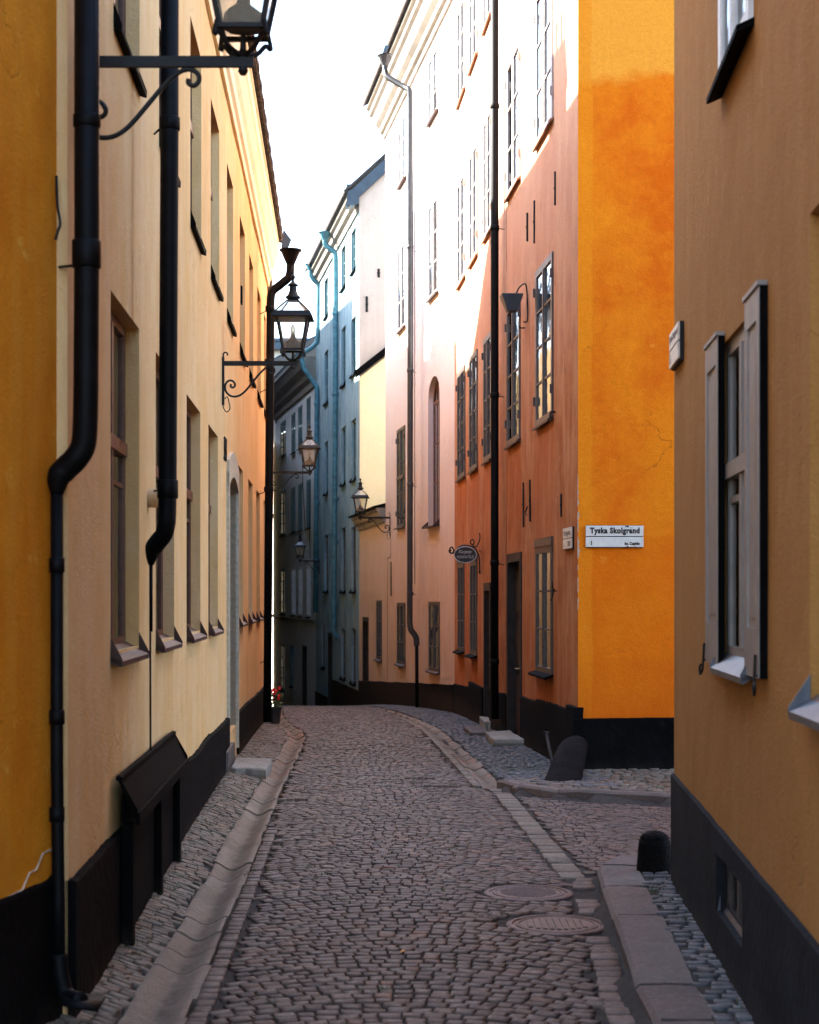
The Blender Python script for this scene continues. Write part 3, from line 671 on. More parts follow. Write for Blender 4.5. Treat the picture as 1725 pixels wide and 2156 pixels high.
mb = MB(); mb.hexa([PX(592, 525, 22.9), PX(608, 520, 22.9), PX(608, 520, 23.3), PX(592, 525, 23.3), PX(597, 482, 22.9), PX(614, 505, 22.9), PX(614, 505, 23.3), PX(597, 482, 23.3)]); mb.build('valley_sheet', 'roofmetal', cream)
mb = MB()
for (x, y, s) in ((318, 1049, .055),):
    u = CF.u(300); c = Vector(CF.P(CF.u(312), CF.z(312, 1049), 0)); mb.tube([c, c+Vector((.075, 0, 0))], .055, 18); mb.tube([c+Vector((.07, 0, 0)), c+Vector((.085, 0, 0))], .061, 18)
mb.build('wall_vent', 'vent', cream, smooth=False)
mb = MB(); u = CF.u(507); CF.box(mb, u-.06, u+.06, CF.z(507, 640), CF.z(507, 603), 0, .02); mb.build('vent_grille', 'sheet', cream)
# cellar hatch with sloping sheet cover
hatch = empty('cellar_hatch', CF.P(cy(255), 0, .1), 'sloping black sheet metal cover on dark posts over the cellar opening of the cream house', 'cellar hatch')
ua, ub = cy(236), cy(354); mb = MB()
zl, zh, nn = .70, .86, .105
mb.hexa([CF.P(ua, zl-.03, nn), CF.P(ub, zl-.03, nn), CF.P(ub, zh-.03, .04), CF.P(ua, zh-.03, .04), CF.P(ua, zl, nn+.012), CF.P(ub, zl, nn+.012), CF.P(ub, zh, .04), CF.P(ua, zh, .04)])
CF.box(mb, ua-.01, ub+.01, zl-.055, zl+.004, nn+.013, nn+.03); CF.box(mb, ua-.01, ub+.01, zh, zh+.02, .02, .05)
for q in (ua-.012, ub): mb.hexa([CF.P(q, zl-.02, nn+.02), CF.P(q+.012, zl-.02, nn+.02), CF.P(q+.012, zh, .03), CF.P(q, zh, .03), CF.P(q, zl+.02, nn+.02), CF.P(q+.012, zl+.02, nn+.02), CF.P(q+.012, zh+.03, .03), CF.P(q, zh+.03, .03)])
mb.build('cover', 'sheet', hatch)
for t in (.02, .52, .93):
    mb = MB(); u = ua+(ub-ua)*t; CF.box(mb, u, u+.09, -.02, zl-.06, .036, nn-.01); mb.build('post', 'plinth', hatch, bevel=.008)
mb = MB(); CF.box(mb, ua+.1, ub-.05, .05, zh-.05, .036, .05); mb.build('hatch_door', 'sheet', hatch)
# steps at the granite portal
def slab(name, corners, z0, z1, label, cat='step', mat='step', rag=.012, seed=1):
    rnd = random.Random(seed); mb = MB(); n = 5; ring = []
    for (a, b) in zip(corners, corners[1:]+corners[:1]):
        for i in range(n): t = i/n; ring.append((a[0]+(b[0]-a[0])*t+rnd.uniform(-rag, rag), a[1]+(b[1]-a[1])*t+rnd.uniform(-rag, rag)))
    k = len(ring); cx_ = sum(p[0] for p in ring)/k; cy_ = sum(p[1] for p in ring)/k; vs = []
    for (s, z) in ((1.0, z0), (1.02, z0+(z1-z0)*.5), (1.0, z1-.012), (.965, z1), (.5, z1+.004)):
        vs += [(cx_+(p[0]-cx_)*s, cy_+(p[1]-cy_)*s, z+(rnd.uniform(-.004, .004) if z > z0 else 0)) for p in ring]
    fs = [(r_*k+i, r_*k+(i+1) % k, (r_+1)*k+(i+1) % k, (r_+1)*k+i) for r_ in range(4) for i in range(k)]+[tuple(range(4*k, 5*k))]
    mb.add(vs, fs); loc = (cx_, cy_, z0); mb.v = [(p[0]-cx_, p[1]-cy_, p[2]-z0) for p in mb.v]
    o = mb.build(name, mat); o.location = loc; tag(o, label, cat); return o
slab('stone_step', [(-1.74, 16.1), (-1.38, 15.95), (-1.40, 17.0), (-1.78, 17.1)], -.02, .10, 'thick granite slab in front of the door surround of the cream house', seed=2)
slab('stone_step', [(-1.86, 16.0), (-1.755, 16.0), (-1.80, 17.1), (-1.92, 17.1)], -.02, .26, 'upper doorstep set inside the granite surround of the cream house', mat='kerb', seed=3)
# house number irons
mb = MB(); u = CF.u(468.5); z_ = CF.z(468.5, 945)
for i in range(2):
    uu = u+.0+i*.14; mb.tube([CF.P(uu, z_+.11, .02), CF.P(uu+.08, z_+.11, .02), CF.P(uu+.05, z_+.02, .02), CF.P(uu+.08, z_-.04, .02), CF.P(uu+.04, z_-.1, .02), CF.P(uu, z_-.08, .02)], .011, 6)
tag(mb.build('house_number', 'iron'), 'black iron house number beside the arched stone door surround', 'house number')

# ================================================================ LEFT: near yellow house
yel = house('townhouse', (-1.6, 4, 0), 'blurred deep yellow house at the left edge, nearest the viewer')
YF = Fac((-1.426, 6.72), (-1.426-.154*4.72, 2), -1)
mb = MB(); wall_mesh(YF, 0, YF.L, -.5, 8.2, [(2.6, 3.7, 1.6, 3.4, .2)], mb)
mb.build('wall', ['yellow', 'inside'], yel)
for o in [(2.6, 3.7, 1.6, 3.4, .2)]: window(YF, yel, o, 2, 3)
mb = MB(); plinth_mb(YF, 0, YF.L, .63, mb, .025, .03); mb.build('plinth', 'plinth', yel)
mb = MB(); roofline(YF, mb, 0, YF.L, .24, 8.2, 2.6, EYE+9.6); mb.build('roof', 'tile', yel)
mb = MB()
for p in range(9):
    u = .35-.33*p/9+.02; 
mb.tube([YF.P(.02+.07*i+.0, .74+.05*((i*37) % 5)/5-.022*i, .0015) for i in range(12)], .0045, 4); mb.build('plaster_crack', 'grime', yel)
mb = MB(); mb.tube(cr([PX(119, 370, 6.68), PX(121, 430, 6.66), PX(127, 470, 6.62), PX(122, 485, 6.6), PX(117, 505, 6.6)], 4), .006, 6); mb.build('cable_hook', 'iron', yel)

# ================================================================ LEFT: houses round the bend (cast the shade on the pink house)
HF = Fac((-.083*26.8-.10, 26.8), (-.083*45.3-.10, 45.3), 1)
h2 = house('townhouse', (HF.p0.x, HF.p0.y, 0), 'house round the bend carrying the third lantern, hidden behind the third drainpipe')
mb = MB(); wall_mesh(HF, 0, HF.L, -3, EYE+6.0, [], mb); mb.quad(HF.P(0, -3), HF.P(0, EYE+6), HF.P(0, EYE+6, -6), HF.P(0, -3, -6)); mb.build('wall', 'cream', h2)
mb = MB(); roofline(HF, mb, 0, 2.7, .1, EYE+5.9, 1.6, EYE+6.9); roofline(HF, mb, 2.7, 7.5, .1, EYE+6.0, 1.9, EYE+8.2); roofline(HF, mb, 7.5, HF.L, .1, EYE+6.0, 1.9, EYE+8.7); mb.build('roof', 'tile', h2)
mb = MB()
for i in range(10):                    # round headed dormer
    a0, a1 = pi*i/10, pi*(i+1)/10; yc, zc, r_ = 31.0, EYE+7.6, .95
    mb.hexa([(-4.5, yc+r_*cos(a0), zc-1.5), (-4.0, yc+r_*cos(a0), zc-1.5), (-4.0, yc+r_*cos(a1), zc-1.5), (-4.5, yc+r_*cos(a1), zc-1.5),
             (-4.5, yc+r_*cos(a0), zc+r_*sin(a0)), (-4.0, yc+r_*cos(a0), zc+r_*sin(a0)), (-4.0, yc+r_*cos(a1), zc+r_*sin(a1)), (-4.5, yc+r_*cos(a1), zc+r_*sin(a1))])
mb.build('dormer', 'cream', h2)
chimney(h2, -4.2, 33.2, 8, EYE+11.1, .5, .9); chimney(h2, -4.2, 34.0, 8, EYE+10.5, .5, .6)
H3F = Fac((-.083*45.2-.12, 45.2), (-.0842*67.5-.12, 67.5), 1)
h3 = house('townhouse', (H3F.p0.x, H3F.p0.y, -1), 'tall house beyond the bend on the left, only its roof edge showing behind the drainpipe')
mb = MB(); wall_mesh(H3F, 0, H3F.L, -4, EYE+6.2, [], mb); mb.build('wall', 'cream', h3)
mb = MB(); roofline(H3F, mb, 0, H3F.L, .1, EYE+6.2, 3.4, EYE+12.1); mb.build('roof', 'tile', h3)

# ================================================================ RIGHT: ochre brown house
br = house('townhouse', (1.55, 9.74, 0), 'ochre brown house at the right edge with grey shutters and a charcoal plinth')
BF = Fac((BW(9.74), 9.74), (BW(2.2), 2.2), 1)
bx = BF.u
bzt, bzb = 2.90, 1.47
BS = Fac(BF.P(0, 0, .034)[:2], BF.P(BF.L, 0, .034)[:2], 1)
o1 = (bx(1521), BS.u(1571), bzb, bzt, .02); o2_ = (bx(1523), bx(1584), 4.08, 5.6, .03); o3 = (bx(1706), bx(1706)+1.0, 1.42, 3.0, .05); o4 = (bx(1517), bx(1573), .30, .57, .03)
o5 = (o3[0]+.2, o3[0]+1.1, 4.08, 5.6, .03)
mb = MB(); wall_mesh(BF, 0, BF.L, -.5, 5.75, [o1, o2_, o3, o4, o5], mb, back=1)
mb.quad(BF.P(0, -.5), BF.P(0, 5.75), (7, 9.74, 5.75), (7, 9.74, -.5)); mb.stain += [0]*4
mb.build('wall', ['brown', 'inside'], br)
w1 = window(BF, br, o1, 2, 2, 'frame_grey', .06, .03, transom=.6, sill='sill_grey', sillout=.055, curtain=[(0, .3, 1), (.6, 1, .9)])
for side, (a, b) in enumerate(((BS.u(1485), BS.u(1511)), (BS.u(1567.5), BS.u(1598)))):
    s = MB(); n0, n1 = .006, .034; a_, b_ = (a, b); r_ = .07
    BF.box(s, a_, a_+r_, bzb-.03, bzt+.03, n0, n1); BF.box(s, b_-r_, b_, bzb-.03, bzt+.03, n0, n1)
    BF.box(s, a_+r_, b_-r_, bzb-.03, bzb+.16, n0, n1); BF.box(s, a_+r_, b_-r_, bzt-.09, bzt+.03, n0, n1)
    BF.box(s, a_+r_, b_-r_, bzb+.16, bzt-.09, n0+.004, n1-.010); BF.box(s, a_+r_+.04, b_-r_-.04, bzb+.2, bzt-.13, n0+.01, n1-.004)
    BF.box(s, a_-.008, b_+.008, bzt+.032, bzt+.05, n0-.004, n1+.008)
    BF.box(s, b_+.0005, b_+.012, bzb-.03, bzt+.03, .002, n1-.003, 1)
    sh = s.build('shutter', ['frame_grey', 'sheet'], w1)
    q = MB(); u = a_+.03 if side == 0 else b_-.03; k = 1 if side else -1
    q.tube(cr([BF.P(u, bzb+.06, .042), BF.P(u, bzb-.02, .046), BF.P(u+.01*k, bzb-.07, .05), BF.P(u+.05*k, bzb-.09, .055), BF.P(u+.07*k, bzb-.06, .055), BF.P(u+.05*k, bzb-.045, .052)], 4), .006, 7)
    q.tube([BF.P(u, bzb-.02, 0), BF.P(u, bzb-.02, .046)], .005, 6); q.build('shutter_hook', 'iron', w1)
window(BF, br, o2_, 2, 3, 'frame_white', .05, .025, sill='sheet', sillout=.07, flush=True, curtain=[(0, .5, 1)])
window(BF, br, o3, 2, 3, 'frame_white', .06, .03, sill='sill_grey', sillout=.07)
window(BF, br, o5, 2, 3, 'frame_white', .05, .025, sill='sheet', sillout=.07, flush=True)
window(BF, br, o4, 2, 1, 'frame_dark', .03, .02, sill='sill_grey', sillout=.018, name='cellar_window')
mb = MB(); u1_, u2_ = o4[0], o4[1]
pz = lambda u: .72-.016*u
def plinth_hole(a, b, c0, c1): 
    plinth_mb(BF, a, b, pz, mb, .02, .004, c0)
plinth_mb(BF, 0, u1_, pz, mb, .02, .005); plinth_mb(BF, u2_, BF.L, pz, mb, .02, .005); plinth_mb(BF, u1_, u2_, pz, mb, .02, .005, .572)
BF.box(mb, u1_, u2_, -.5, .303, -.05, .02); BF.box(mb, u1_-.004, u1_+.006, .303, .575, -.028, .018); BF.box(mb, u2_-.006, u2_+.004, .303, .575, -.028, .018); BF.box(mb, u1_+.006, u2_-.006, .565, .574, -.028, .018); mb.build('plinth', 'plinth2', br)
mb = MB(); roofline(BF, mb, 0, BF.L, .15, 5.75, 3, 6.4); mb.build('roof', 'tile', br)
# small enamel number plate near the corner
def plate(name, fac, x0, x1, y0, y1, label, out=.02, lines=(), matl='ink'):
    ua, ub = fac.u(x0), fac.u(x1); za, zb_ = fac.z(x0, y1), fac.z(x0, y0)
    if ua > ub: ua, ub = ub, ua
    e = empty(name, fac.P((ua+ub)/2, za, out), label, 'sign'); mb = MB(); mid = za+(zb_-za)*.49
    fac.box(mb, ua, ub, mid+.004, zb_, out-.012, out); fac.box(mb, ua, ub, za, mid-.004, out-.012, out)
    mb.build('plate', 'sign', e, bevel=.003)
    mb = MB(); fac.box(mb, ua+.01, ub-.01, za-.006, zb_+.004, .0, out-.013); mb.build('backing', 'iron', e)
    return e, ua, ub, za, zb_, mid
def glyphs(body, h, off, shear, sp_, align):
    c = bpy.data.curves.new('lettering', 'FONT'); c.body = body; c.size = h/.72; c.offset = off; c.extrude = .001; c.align_x = align; c.shear = shear
    c.space_character = sp_; c.resolution_u = 4
    t = bpy.data.objects.new('tmp', c); COL.objects.link(t); dg = bpy.context.evaluated_depsgraph_get()
    me = bpy.data.meshes.new_from_object(t.evaluated_get(dg)); bpy.data.objects.remove(t)
    vs = [tuple(v.co) for v in me.vertices]; fs = [tuple(p.vertices) for p in me.polygons]; bpy.data.meshes.remove(me); return vs, fs
def text_on(fac, parent, body, u, z, h, n, mat='ink', wx=1.0, align='LEFT', flip=1, off=.0, name='lettering', shear=0, font_sp=1.0, fit=None):
    """letters stand on the facade at u (reading direction = flip * U)"""
    pl_ = body.replace('ä', 'a').replace('É', 'E'); vs, fs = glyphs(pl_, h, off, shear, font_sp, 'LEFT')
    for k, ch in enumerate(body):
        if ch in 'äÉ':
            p1 = max(v[0] for v in glyphs(pl_[:k+1], h, off, shear, font_sp, 'LEFT')[0]); p0 = max(v[0] for v in glyphs(pl_[:k], h, off, shear, font_sp, 'LEFT')[0])
            m_ = (p0+p1)/2+h*.05; r_ = h*.085
            for cx_ in ((m_-h*.17, m_+h*.17) if ch == 'ä' else (m_,)):
                zc = h*.96 if ch == 'ä' else h*1.12; o = len(vs); vs += [(cx_+r_*cos(a*pi/4), zc+r_*sin(a*pi/4), .001) for a in range(8)]; fs.append(tuple(range(o, o+8)))
    x0, x1 = min(v[0] for v in vs), max(v[0] for v in vs)
    if fit: wx = fit/(x1-x0)
    sh = {'LEFT': x0 if fit else 0, 'CENTER': (x0+x1)/2, 'RIGHT': x1}[align]
    mb = MB(); mb.add([fac.P(u+flip*(v[0]-sh)*wx, z+v[1], n+v[2]) for v in vs], fs)
    return mb.build(name, mat, parent)
e, ua, ub, za, zb_, mid = plate('street_sign', BF, 1422, 1441, 705, 779, 'small pale enamel plate on the brown wall, right at its corner', .035)
text_on(BF, e, 'Tyska Skolgränd', ua+.02, mid+.045, .04, .036, 'ink2', fit=(ub-ua)-.04)
text_on(BF, e, '2', ua+.04, za+.03, .06, .036, 'ink2', .7)

# ================================================================ RIGHT: rust and orange corner house
rust = house('townhouse', (1.653, 16.3, 0), 'corner house with a rust red street front and a bright orange side wall')
RF = Fac((1.653, 16.3), (.765, 28.2), -1)
ru = RF.u
rc = [(1131, 1165), (1070, 1096), (1020.5, 1036), (990.5, 1006), (965, 980)]
def span(a, b): return tuple(sorted((ru(a), ru(b))))
rops = []
for i, (a, b) in enumerate(rc):
    s0, s1 = span(a, b)
    rops += [(s0, s1, 3.71, 5.42, .0), (s0, s1, 6.90, 8.55, .0), (s0, s1, 9.9, 11.4, .0)]
gr_ = [(*span(1131.5, 1164), .93, 2.28, .0), (*span(992.5, 1005), .89, 2.27, .0), (*span(966, 978), .89, 2.27, .0)]
rdoor = (*span(1071, 1099), -.1, 2.25, .10); rdoor2 = (*span(1021.5, 1034), -.1, 1.90, .12)
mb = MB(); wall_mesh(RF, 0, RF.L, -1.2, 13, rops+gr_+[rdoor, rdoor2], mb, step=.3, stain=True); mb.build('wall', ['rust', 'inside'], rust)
for i, o in enumerate(rops):
    cur = [(0, .28, 1), (.72, 1, 1)] if i % 3 == 0 else [(0, 1, .55)] if i % 3 == 1 else [(0, .3, 1)]
    window(RF, rust, o, 2, 3 if i % 3 else 4, 'frame_sunlit' if i % 3 else 'frame_dark', .045, .022, flush=True, sill='sill_sunlit' if i % 3 else 'sill', sillout=.05, curtain=[(0, 1, 1)] if i % 3 or i in (0, 6) else cur, hinges=True)
for i, o in enumerate(gr_): window(RF, rust, o, 2, 3, 'frame_dark', .045, .022, flush=True, sill='sheet', sillout=.10, curtain=[(0, 1, 1)], lintel=.09)
def pdoor(fac, parent, o, mat='wood', handle=True):
    u0, u1, z0, z1, dep = o; mb = MB(); B = lambda *a: fac.box(mb, *a)
    B(u0, u1, z0, z1, -dep-.04, -dep); m_ = (u0+u1)/2
    B(u0-.03, u0+.05, z0, z1+.05, -dep, .02); B(u1-.05, u1+.03, z0, z1+.05, -dep, .02); B(u0+.05, u1-.05, z1-.06, z1+.05, -dep, .02); B(m_-.02, m_+.02, z0, z1-.06, -dep, -dep+.03)
    H_ = z1-z0
    for (p, q) in ((.06, .36), (.40, .66), (.70, .93)):
        for (a, b) in ((u0+.09, m_-.05), (m_+.05, u1-.09)):
            B(a, b, z0+H_*p, z0+H_*q, -dep, -dep+.018); B(a+.03, b-.03, z0+H_*p+.03, z0+H_*q-.03, -dep+.018, -dep+.026)
    d = mb.build('door', mat, parent)
    if handle:
        q = MB(); q.tube([fac.P(m_+.06, z0+.95, -dep), fac.P(m_+.06, z0+.95, -dep+.07), fac.P(m_+.16, z0+.95, -dep+.07)], .012, 8); q.tube([fac.P(m_+.06, z0+1.12, -dep), fac.P(m_+.06, z0+1.12, -dep+.03)], .018, 8); q.build('handle', 'brass', d)
pdoor(RF, rust, rdoor); pdoor(RF, rust, rdoor2, handle=False)
OF = Fac((1.653, 16.3), (10, 16.3), 1)
mb = MB(); wall_mesh(OF, 0, OF.L, -.5, 13, [], mb, step=.5); mb.build('wall', 'orange', rust)
mb = MB()
plinth_mb(RF, .42, rdoor[0]-.04, lambda u: .62-.012*u-.03*(u > 2.6), mb, .03, .012, -1)
plinth_mb(RF, -.03, .42, lambda u: .62+.10*0+.05, mb, .05, .003, -1)
plinth_mb(RF, rdoor[1]+.04, rdoor2[0]-.04, .48, mb, .03, .02, -1.2); plinth_mb(RF, rdoor2[1]+.04, 9.4, .44, mb, .045, .01, -1.2); plinth_mb(RF, 9.4, RF.L, lambda u: .36-.03*(u-9.4), mb, .02, .01, -1.2)
plinth_mb(OF, -.05, OF.L, .565, mb, .045, .008); mb.build('plinth', 'plinth', rust)
mb = MB()     # lime showing where the corner has chipped
rnd = random.Random(5); z = 1.62
while z < 2.95:
    h = rnd.uniform(.05, .16); wd = rnd.uniform(.010, .024)*(1.3 if 2.1 < z < 2.6 else .8)
    pts = [(1.653-.004+wd*(.35+.65*abs(mnoise.noise(Vector((k*.8, z*5, 1))))*2)*sin(pi*(k+.5)/9)**.5, z+h*k/8) for k in range(9)]
    mb.add([(1.648, 16.2965, z), (1.648, 16.2965, z+h)]+[(p[0], 16.2965, p[1]) for p in pts], [(0, *range(2, 11), 1)]); z += h+rnd.uniform(-.01, .07)
mb.build('plaster_chip', 'grime', rust)
mb = MB(); RF.sweep(mb, -.2, RF.L, [(0, 12.5), (.1, 12.6), (.3, 13.1), (.35, 13.2), (-.1, 13.2)]); mb.build('cornice', 'cornice_w', rust)
mb = MB(); roofline(RF, mb, -.2, RF.L, .4, 13.2, 4, 15); mb.build('roof', 'tile', rust)
for x, y0, y1 in ((1112, 448, 508), (1127, 422, 512), (1171, 361, 432), (1104, 1016, 1110), (1118, 1010, 1098), (1184, 1040, 1088)): anchor(RF, rust, x, y0, y1, .007)
def hookmb(fac, x, y, pts, r=.008):
    mb = MB(); u, z = fac.u(x), fac.z(x, y); mb.tube(cr([fac.P(u+a, z+b, n) for a, b, n in pts], 3), r, 6); mb.build('wall_hook', 'iron', rust)
hookmb(RF, 1170, 868, [(0, .0, 0), (0, .0, .05), (-.02, -.09, .06), (-.16, -.1, .10), (-.18, -.08, .10)], .012)
hookmb(RF, 1106, 690, [(0, 0, 0), (0, 0, .06), (-.05, .03, .07), (-.08, -.02, .08)], .01)
hookmb(RF, 1172, 1245, [(0, 0, 0), (-.03, .02, .04), (-.05, .10, .05)], .007); hookmb(RF, 1172, 1245, [(-.03, .02, .03), (.02, -.06, .04), (.08, -.1, .05)], .007)
hookmb(RF, 1113, 1075, [(0, .05, .01), (0, 0, .03), (.03, -.03, .03), (-.02, -.05, .03)], .010)
# rust drainpipe
uP = RF.u(1061); c = lambda z, n=.12: RF.P(uP, z, n)
pipe(rust, [c(13), c(6), c(3), c(.15)], .053, 'pipe', [(c(z), .058, .07) for z in (8.2, 6.6, 4.4, 2.2, .9)], [(c(z, .12), RF.P(uP-.06, z-.03, 0)) for z in (8.2, 6.6, 4.4, 2.2)])
mb = MB(); RF.box(mb, uP-.30, uP-.295, .4, 12, 0, .004); mb.build('wall_cable', 'sheet', rust)

# flood lamp box above the door
fl = empty('wall_spotlight', RF.P(ru(1108), RF.z(1108, 640), .1), 'small black boxy spotlight fixed to the rust wall between two tall windows', 'spotlight')
u, z = ru(1112), RF.z(1112, 635); mb = MB()
mb.hexa([RF.P(u+.0, z-.11, .12), RF.P(u+.14, z-.11, .12), RF.P(u+.14, z-.11, .24), RF.P(u, z-.11, .24), RF.P(u-.06, z+.09, .06), RF.P(u+.2, z+.09, .06), RF.P(u+.2, z+.09, .32), RF.P(u-.06, z+.09, .32)])
mb.build('housing', 'roofmetal', fl, bevel=.008)
mb = MB(); mb.tube(cr([RF.P(u+.02, z+.09, .14), RF.P(u, z+.17, .1), RF.P(u-.02, z+.2, .03), RF.P(u-.02, z+.0, .01), RF.P(u-.02, z-.22, .01), RF.P(u-.01, z-.24, .06)], 5), .009, 6); mb.build('mounting_arm', 'iron', fl)

# street sign on the orange wall
e, ua, ub, za, zb_, mid = plate('street_sign', OF, 1233, 1354.5, 1107, 1152, 'wide white street name sign in black letters on the orange wall', .03)
text_on(OF, e, 'Tyska Skolgränd', ua+.041, mid+.034, .054, .031, 'ink', off=.004, font_sp=1.12, fit=.487)
text_on(OF, e, '1', ua+.045, za+.02, .04, .031, 'ink', .8, off=.003); text_on(OF, e, 'kv. Cupido', ub-.036, za+.023, .026, .031, 'ink', .8, 'RIGHT', off=.0022, fit=.148)
mb = MB()
for (fu, fz, s) in ((.72, .96, .02), (.69, .95, .012), (.72, .03, .013), (.86, .02, .008)):
    mb.lathe((0, 0, 0), [(.001, 0)], 3) if False else None
    c_ = OF.P(ua+(ub-ua)*fu, za+(zb_-za)*fz, .0308); pts = [(c_[0]+s*(.7+.4*sin(k*2.3))*cos(k*pi/5), c_[1]-.0004, c_[2]+s*.6*(.7+.4*cos(k*3.1))*sin(k*pi/5)) for k in range(10)]
    mb.add(pts, [tuple(range(10))[::-1]])
mb.build('rust_spot', 'tile', e)
e, ua, ub, za, zb_, mid = plate('street_sign', RF, 1209.5, 1191.5, 1109, 1154, 'narrow foreshortened white sign with faded letters on the rust wall by the corner', .03)
text_on(RF, e, 'Prästgatan', ub-.05, mid+.035, .05, .031, 'ink2', flip=-1, off=.003, fit=(ub-ua)-.1)
text_on(RF, e, '30-24', ub-.30, za+.025, .05, .031, 'ink2', .9, flip=-1, off=.003); text_on(RF, e, 'kv.', ub-.05, za+.03, .02, .031, 'ink2', .9, flip=-1)

# oval shop sign with scrolled bracket
ov = empty('hanging_sign', PX(980, 1190, 24.2), 'black oval shop sign with silver lettering on a scrolled iron bracket', 'shop sign')
YS = 24.2; S = YS/F; VF = Fac(((980-CX)*S, YS), ((980-CX)*S+1, YS), 1)   # faces up the street
cu, cz = 0, EYE+(HY-1168)*S
mb = MB(); n = 40; ring = lambda a, b, y: [(VF.p0.x+a*cos(2*pi*k/n), YS+y, cz+b*sin(2*pi*k/n)) for k in range(n)]
A, B_ = 23.5*S, 17*S
vs = ring(A, B_, -.012)+ring(A, B_, .012); mb.add(vs, [tuple(range(n))[::-1], tuple(range(n, 2*n))]+[(k, (k+1) % n, n+(k+1) % n, n+k) for k in range(n)]); mb.build('board', 'ink', ov)
mb = MB(); path = ring(A, B_, -.012); mb.tube(path+[path[0]], .007, 6, cap=False); mb.build('rim', 'silver', ov, smooth=True)
text_on(VF, ov, 'Karpaty', .0, cz+.022, .05, .014, 'silver', 1, 'CENTER', shear=.45, font_sp=.95, fit=.20)
text_on(VF, ov, 'VIOLINATELJÉ', .0, cz-.05, .04, .014, 'silver', .72, 'CENTER', fit=.25)
mb = MB(); q = lambda x, y: (VF.p0.x+(x-980)*S, YS+.01, EYE+(HY-y)*S)
mb.tube(cr([q(951, 1160), q(947, 1156), q(952, 1152), q(956, 1160), q(950, 1165), q(946, 1158), q(948, 1164), q(957, 1163), q(966, 1152), q(980, 1148), q(996, 1152), q(1006, 1163), q(1010, 1180), q(1010, 1208)], 5), .011, 7)
mb.tube(cr([q(998, 1146), q(993, 1146), q(991, 1140), q(995, 1136), q(999, 1141), q(996, 1148), q(1002, 1151), q(1008, 1144), q(1011, 1132), q(1010, 1122)], 5), .009, 7)
mb.tube([q(968, 1151), q(970, 1158)], .008, 6); mb.tube([q(993, 1150), q(990, 1157)], .008, 6)
x2 = q(1010, 1208); mb.tube([q(1010, 1160), (RF.P(RF.u(1012), q(0, 1160)[2], 0))], .010, 6); mb.tube([q(1010, 1205), (RF.P(RF.u(1012), q(0, 1205)[2], 0))], .010, 6)
mb.build('bracket', 'iron', ov, smooth=True)

# doorsteps, corner guard stone, pole
slab('stone_step', [(1.0, 19.7), (1.36, 19.8), (1.27, 21.1), (.95, 20.9)], -.03, .06, 'pale broad stone slab below the panelled door in the rust wall', seed=5)
slab('stone_step', [(1.08, 19.85), (1.36, 19.95), (1.27, 20.9), (1.03, 20.8)], -.2, -.032, 'rough dark block carrying the pale slab below the panelled door', mat='kerb', seed=6)
slab('stone_step', [(.78, 21.5), (1.02, 21.5), (.98, 22.6), (.74, 22.6)], -.2, .0, 'low dark worn stone left of the pale doorstep, by the foot of the drainpipe', mat='kerb', seed=9)
slab('stone_step', [(1.03, 23), (1.15, 23), (1.12, 24), (1.0, 24)], -.25, .03, 'small stone block at the low dark door behind the drainpipe', mat='step', seed=10)
mb = MB(); vs = []; K = 14                                   # leaning guard stone with rounded head
base = Vector((1.385, 15.1, .05)); top = Vector((1.60, 15.95, .42))
for i in range(18):
    t = (i/17)**.8; c_ = base.lerp(top, t); f_ = 1 if t < .72 else math.sqrt(max(.003, 1-((t-.72)/.28)**2)); r1 = .175*(1-.24*t)*f_; r2 = .13*(1-.1*t)*f_
    for k in range(K):
        a_ = 2*pi*k/K; vs.append((c_.x+r1*cos(a_), c_.y+r2*sin(a_), c_.z+.006*mnoise.noise(Vector((i*.4, k*.8, 2)))))
mb.add(vs, [(i*K+k, i*K+(k+1) % K, (i+1)*K+(k+1) % K, (i+1)*K+k) for i in range(17) for k in range(K)]+[tuple(range(17*K, 18*K))])
tag(mb.build('guard_stone', 'guard', smooth=True), 'black painted guard stone leaning against the corner of the orange house', 'guard stone')
mb = MB(); mb.tube([(1.345, 15.3, .07), (1.30, 15.8, .46)], .017, 8); mb.lathe((1.30, 15.8, .45), [(.022, 0), (.026, .0), (.026, .02), (.015, .02)], 8)
tag(mb.build('iron_rod', 'iron', smooth=True), 'thin black iron rod leaning on the plinth beside the guard stone', 'rod')
# bollard
mb = MB(); by, bxx = 10.12, 1.492
mb.lathe((bxx, by, H(bxx, by)-.02), [(.112, 0), (.110, .02), (.098, .17), (.094, .2), (.088, .2), (.089, .215), (.075, .235), (.045, .252), (.012, .258)], 24)
tag(mb.build('bollard', 'guard', smooth=True, bevel=0), 'short black bollard with a domed top at the corner of the brown house', 'bollard')
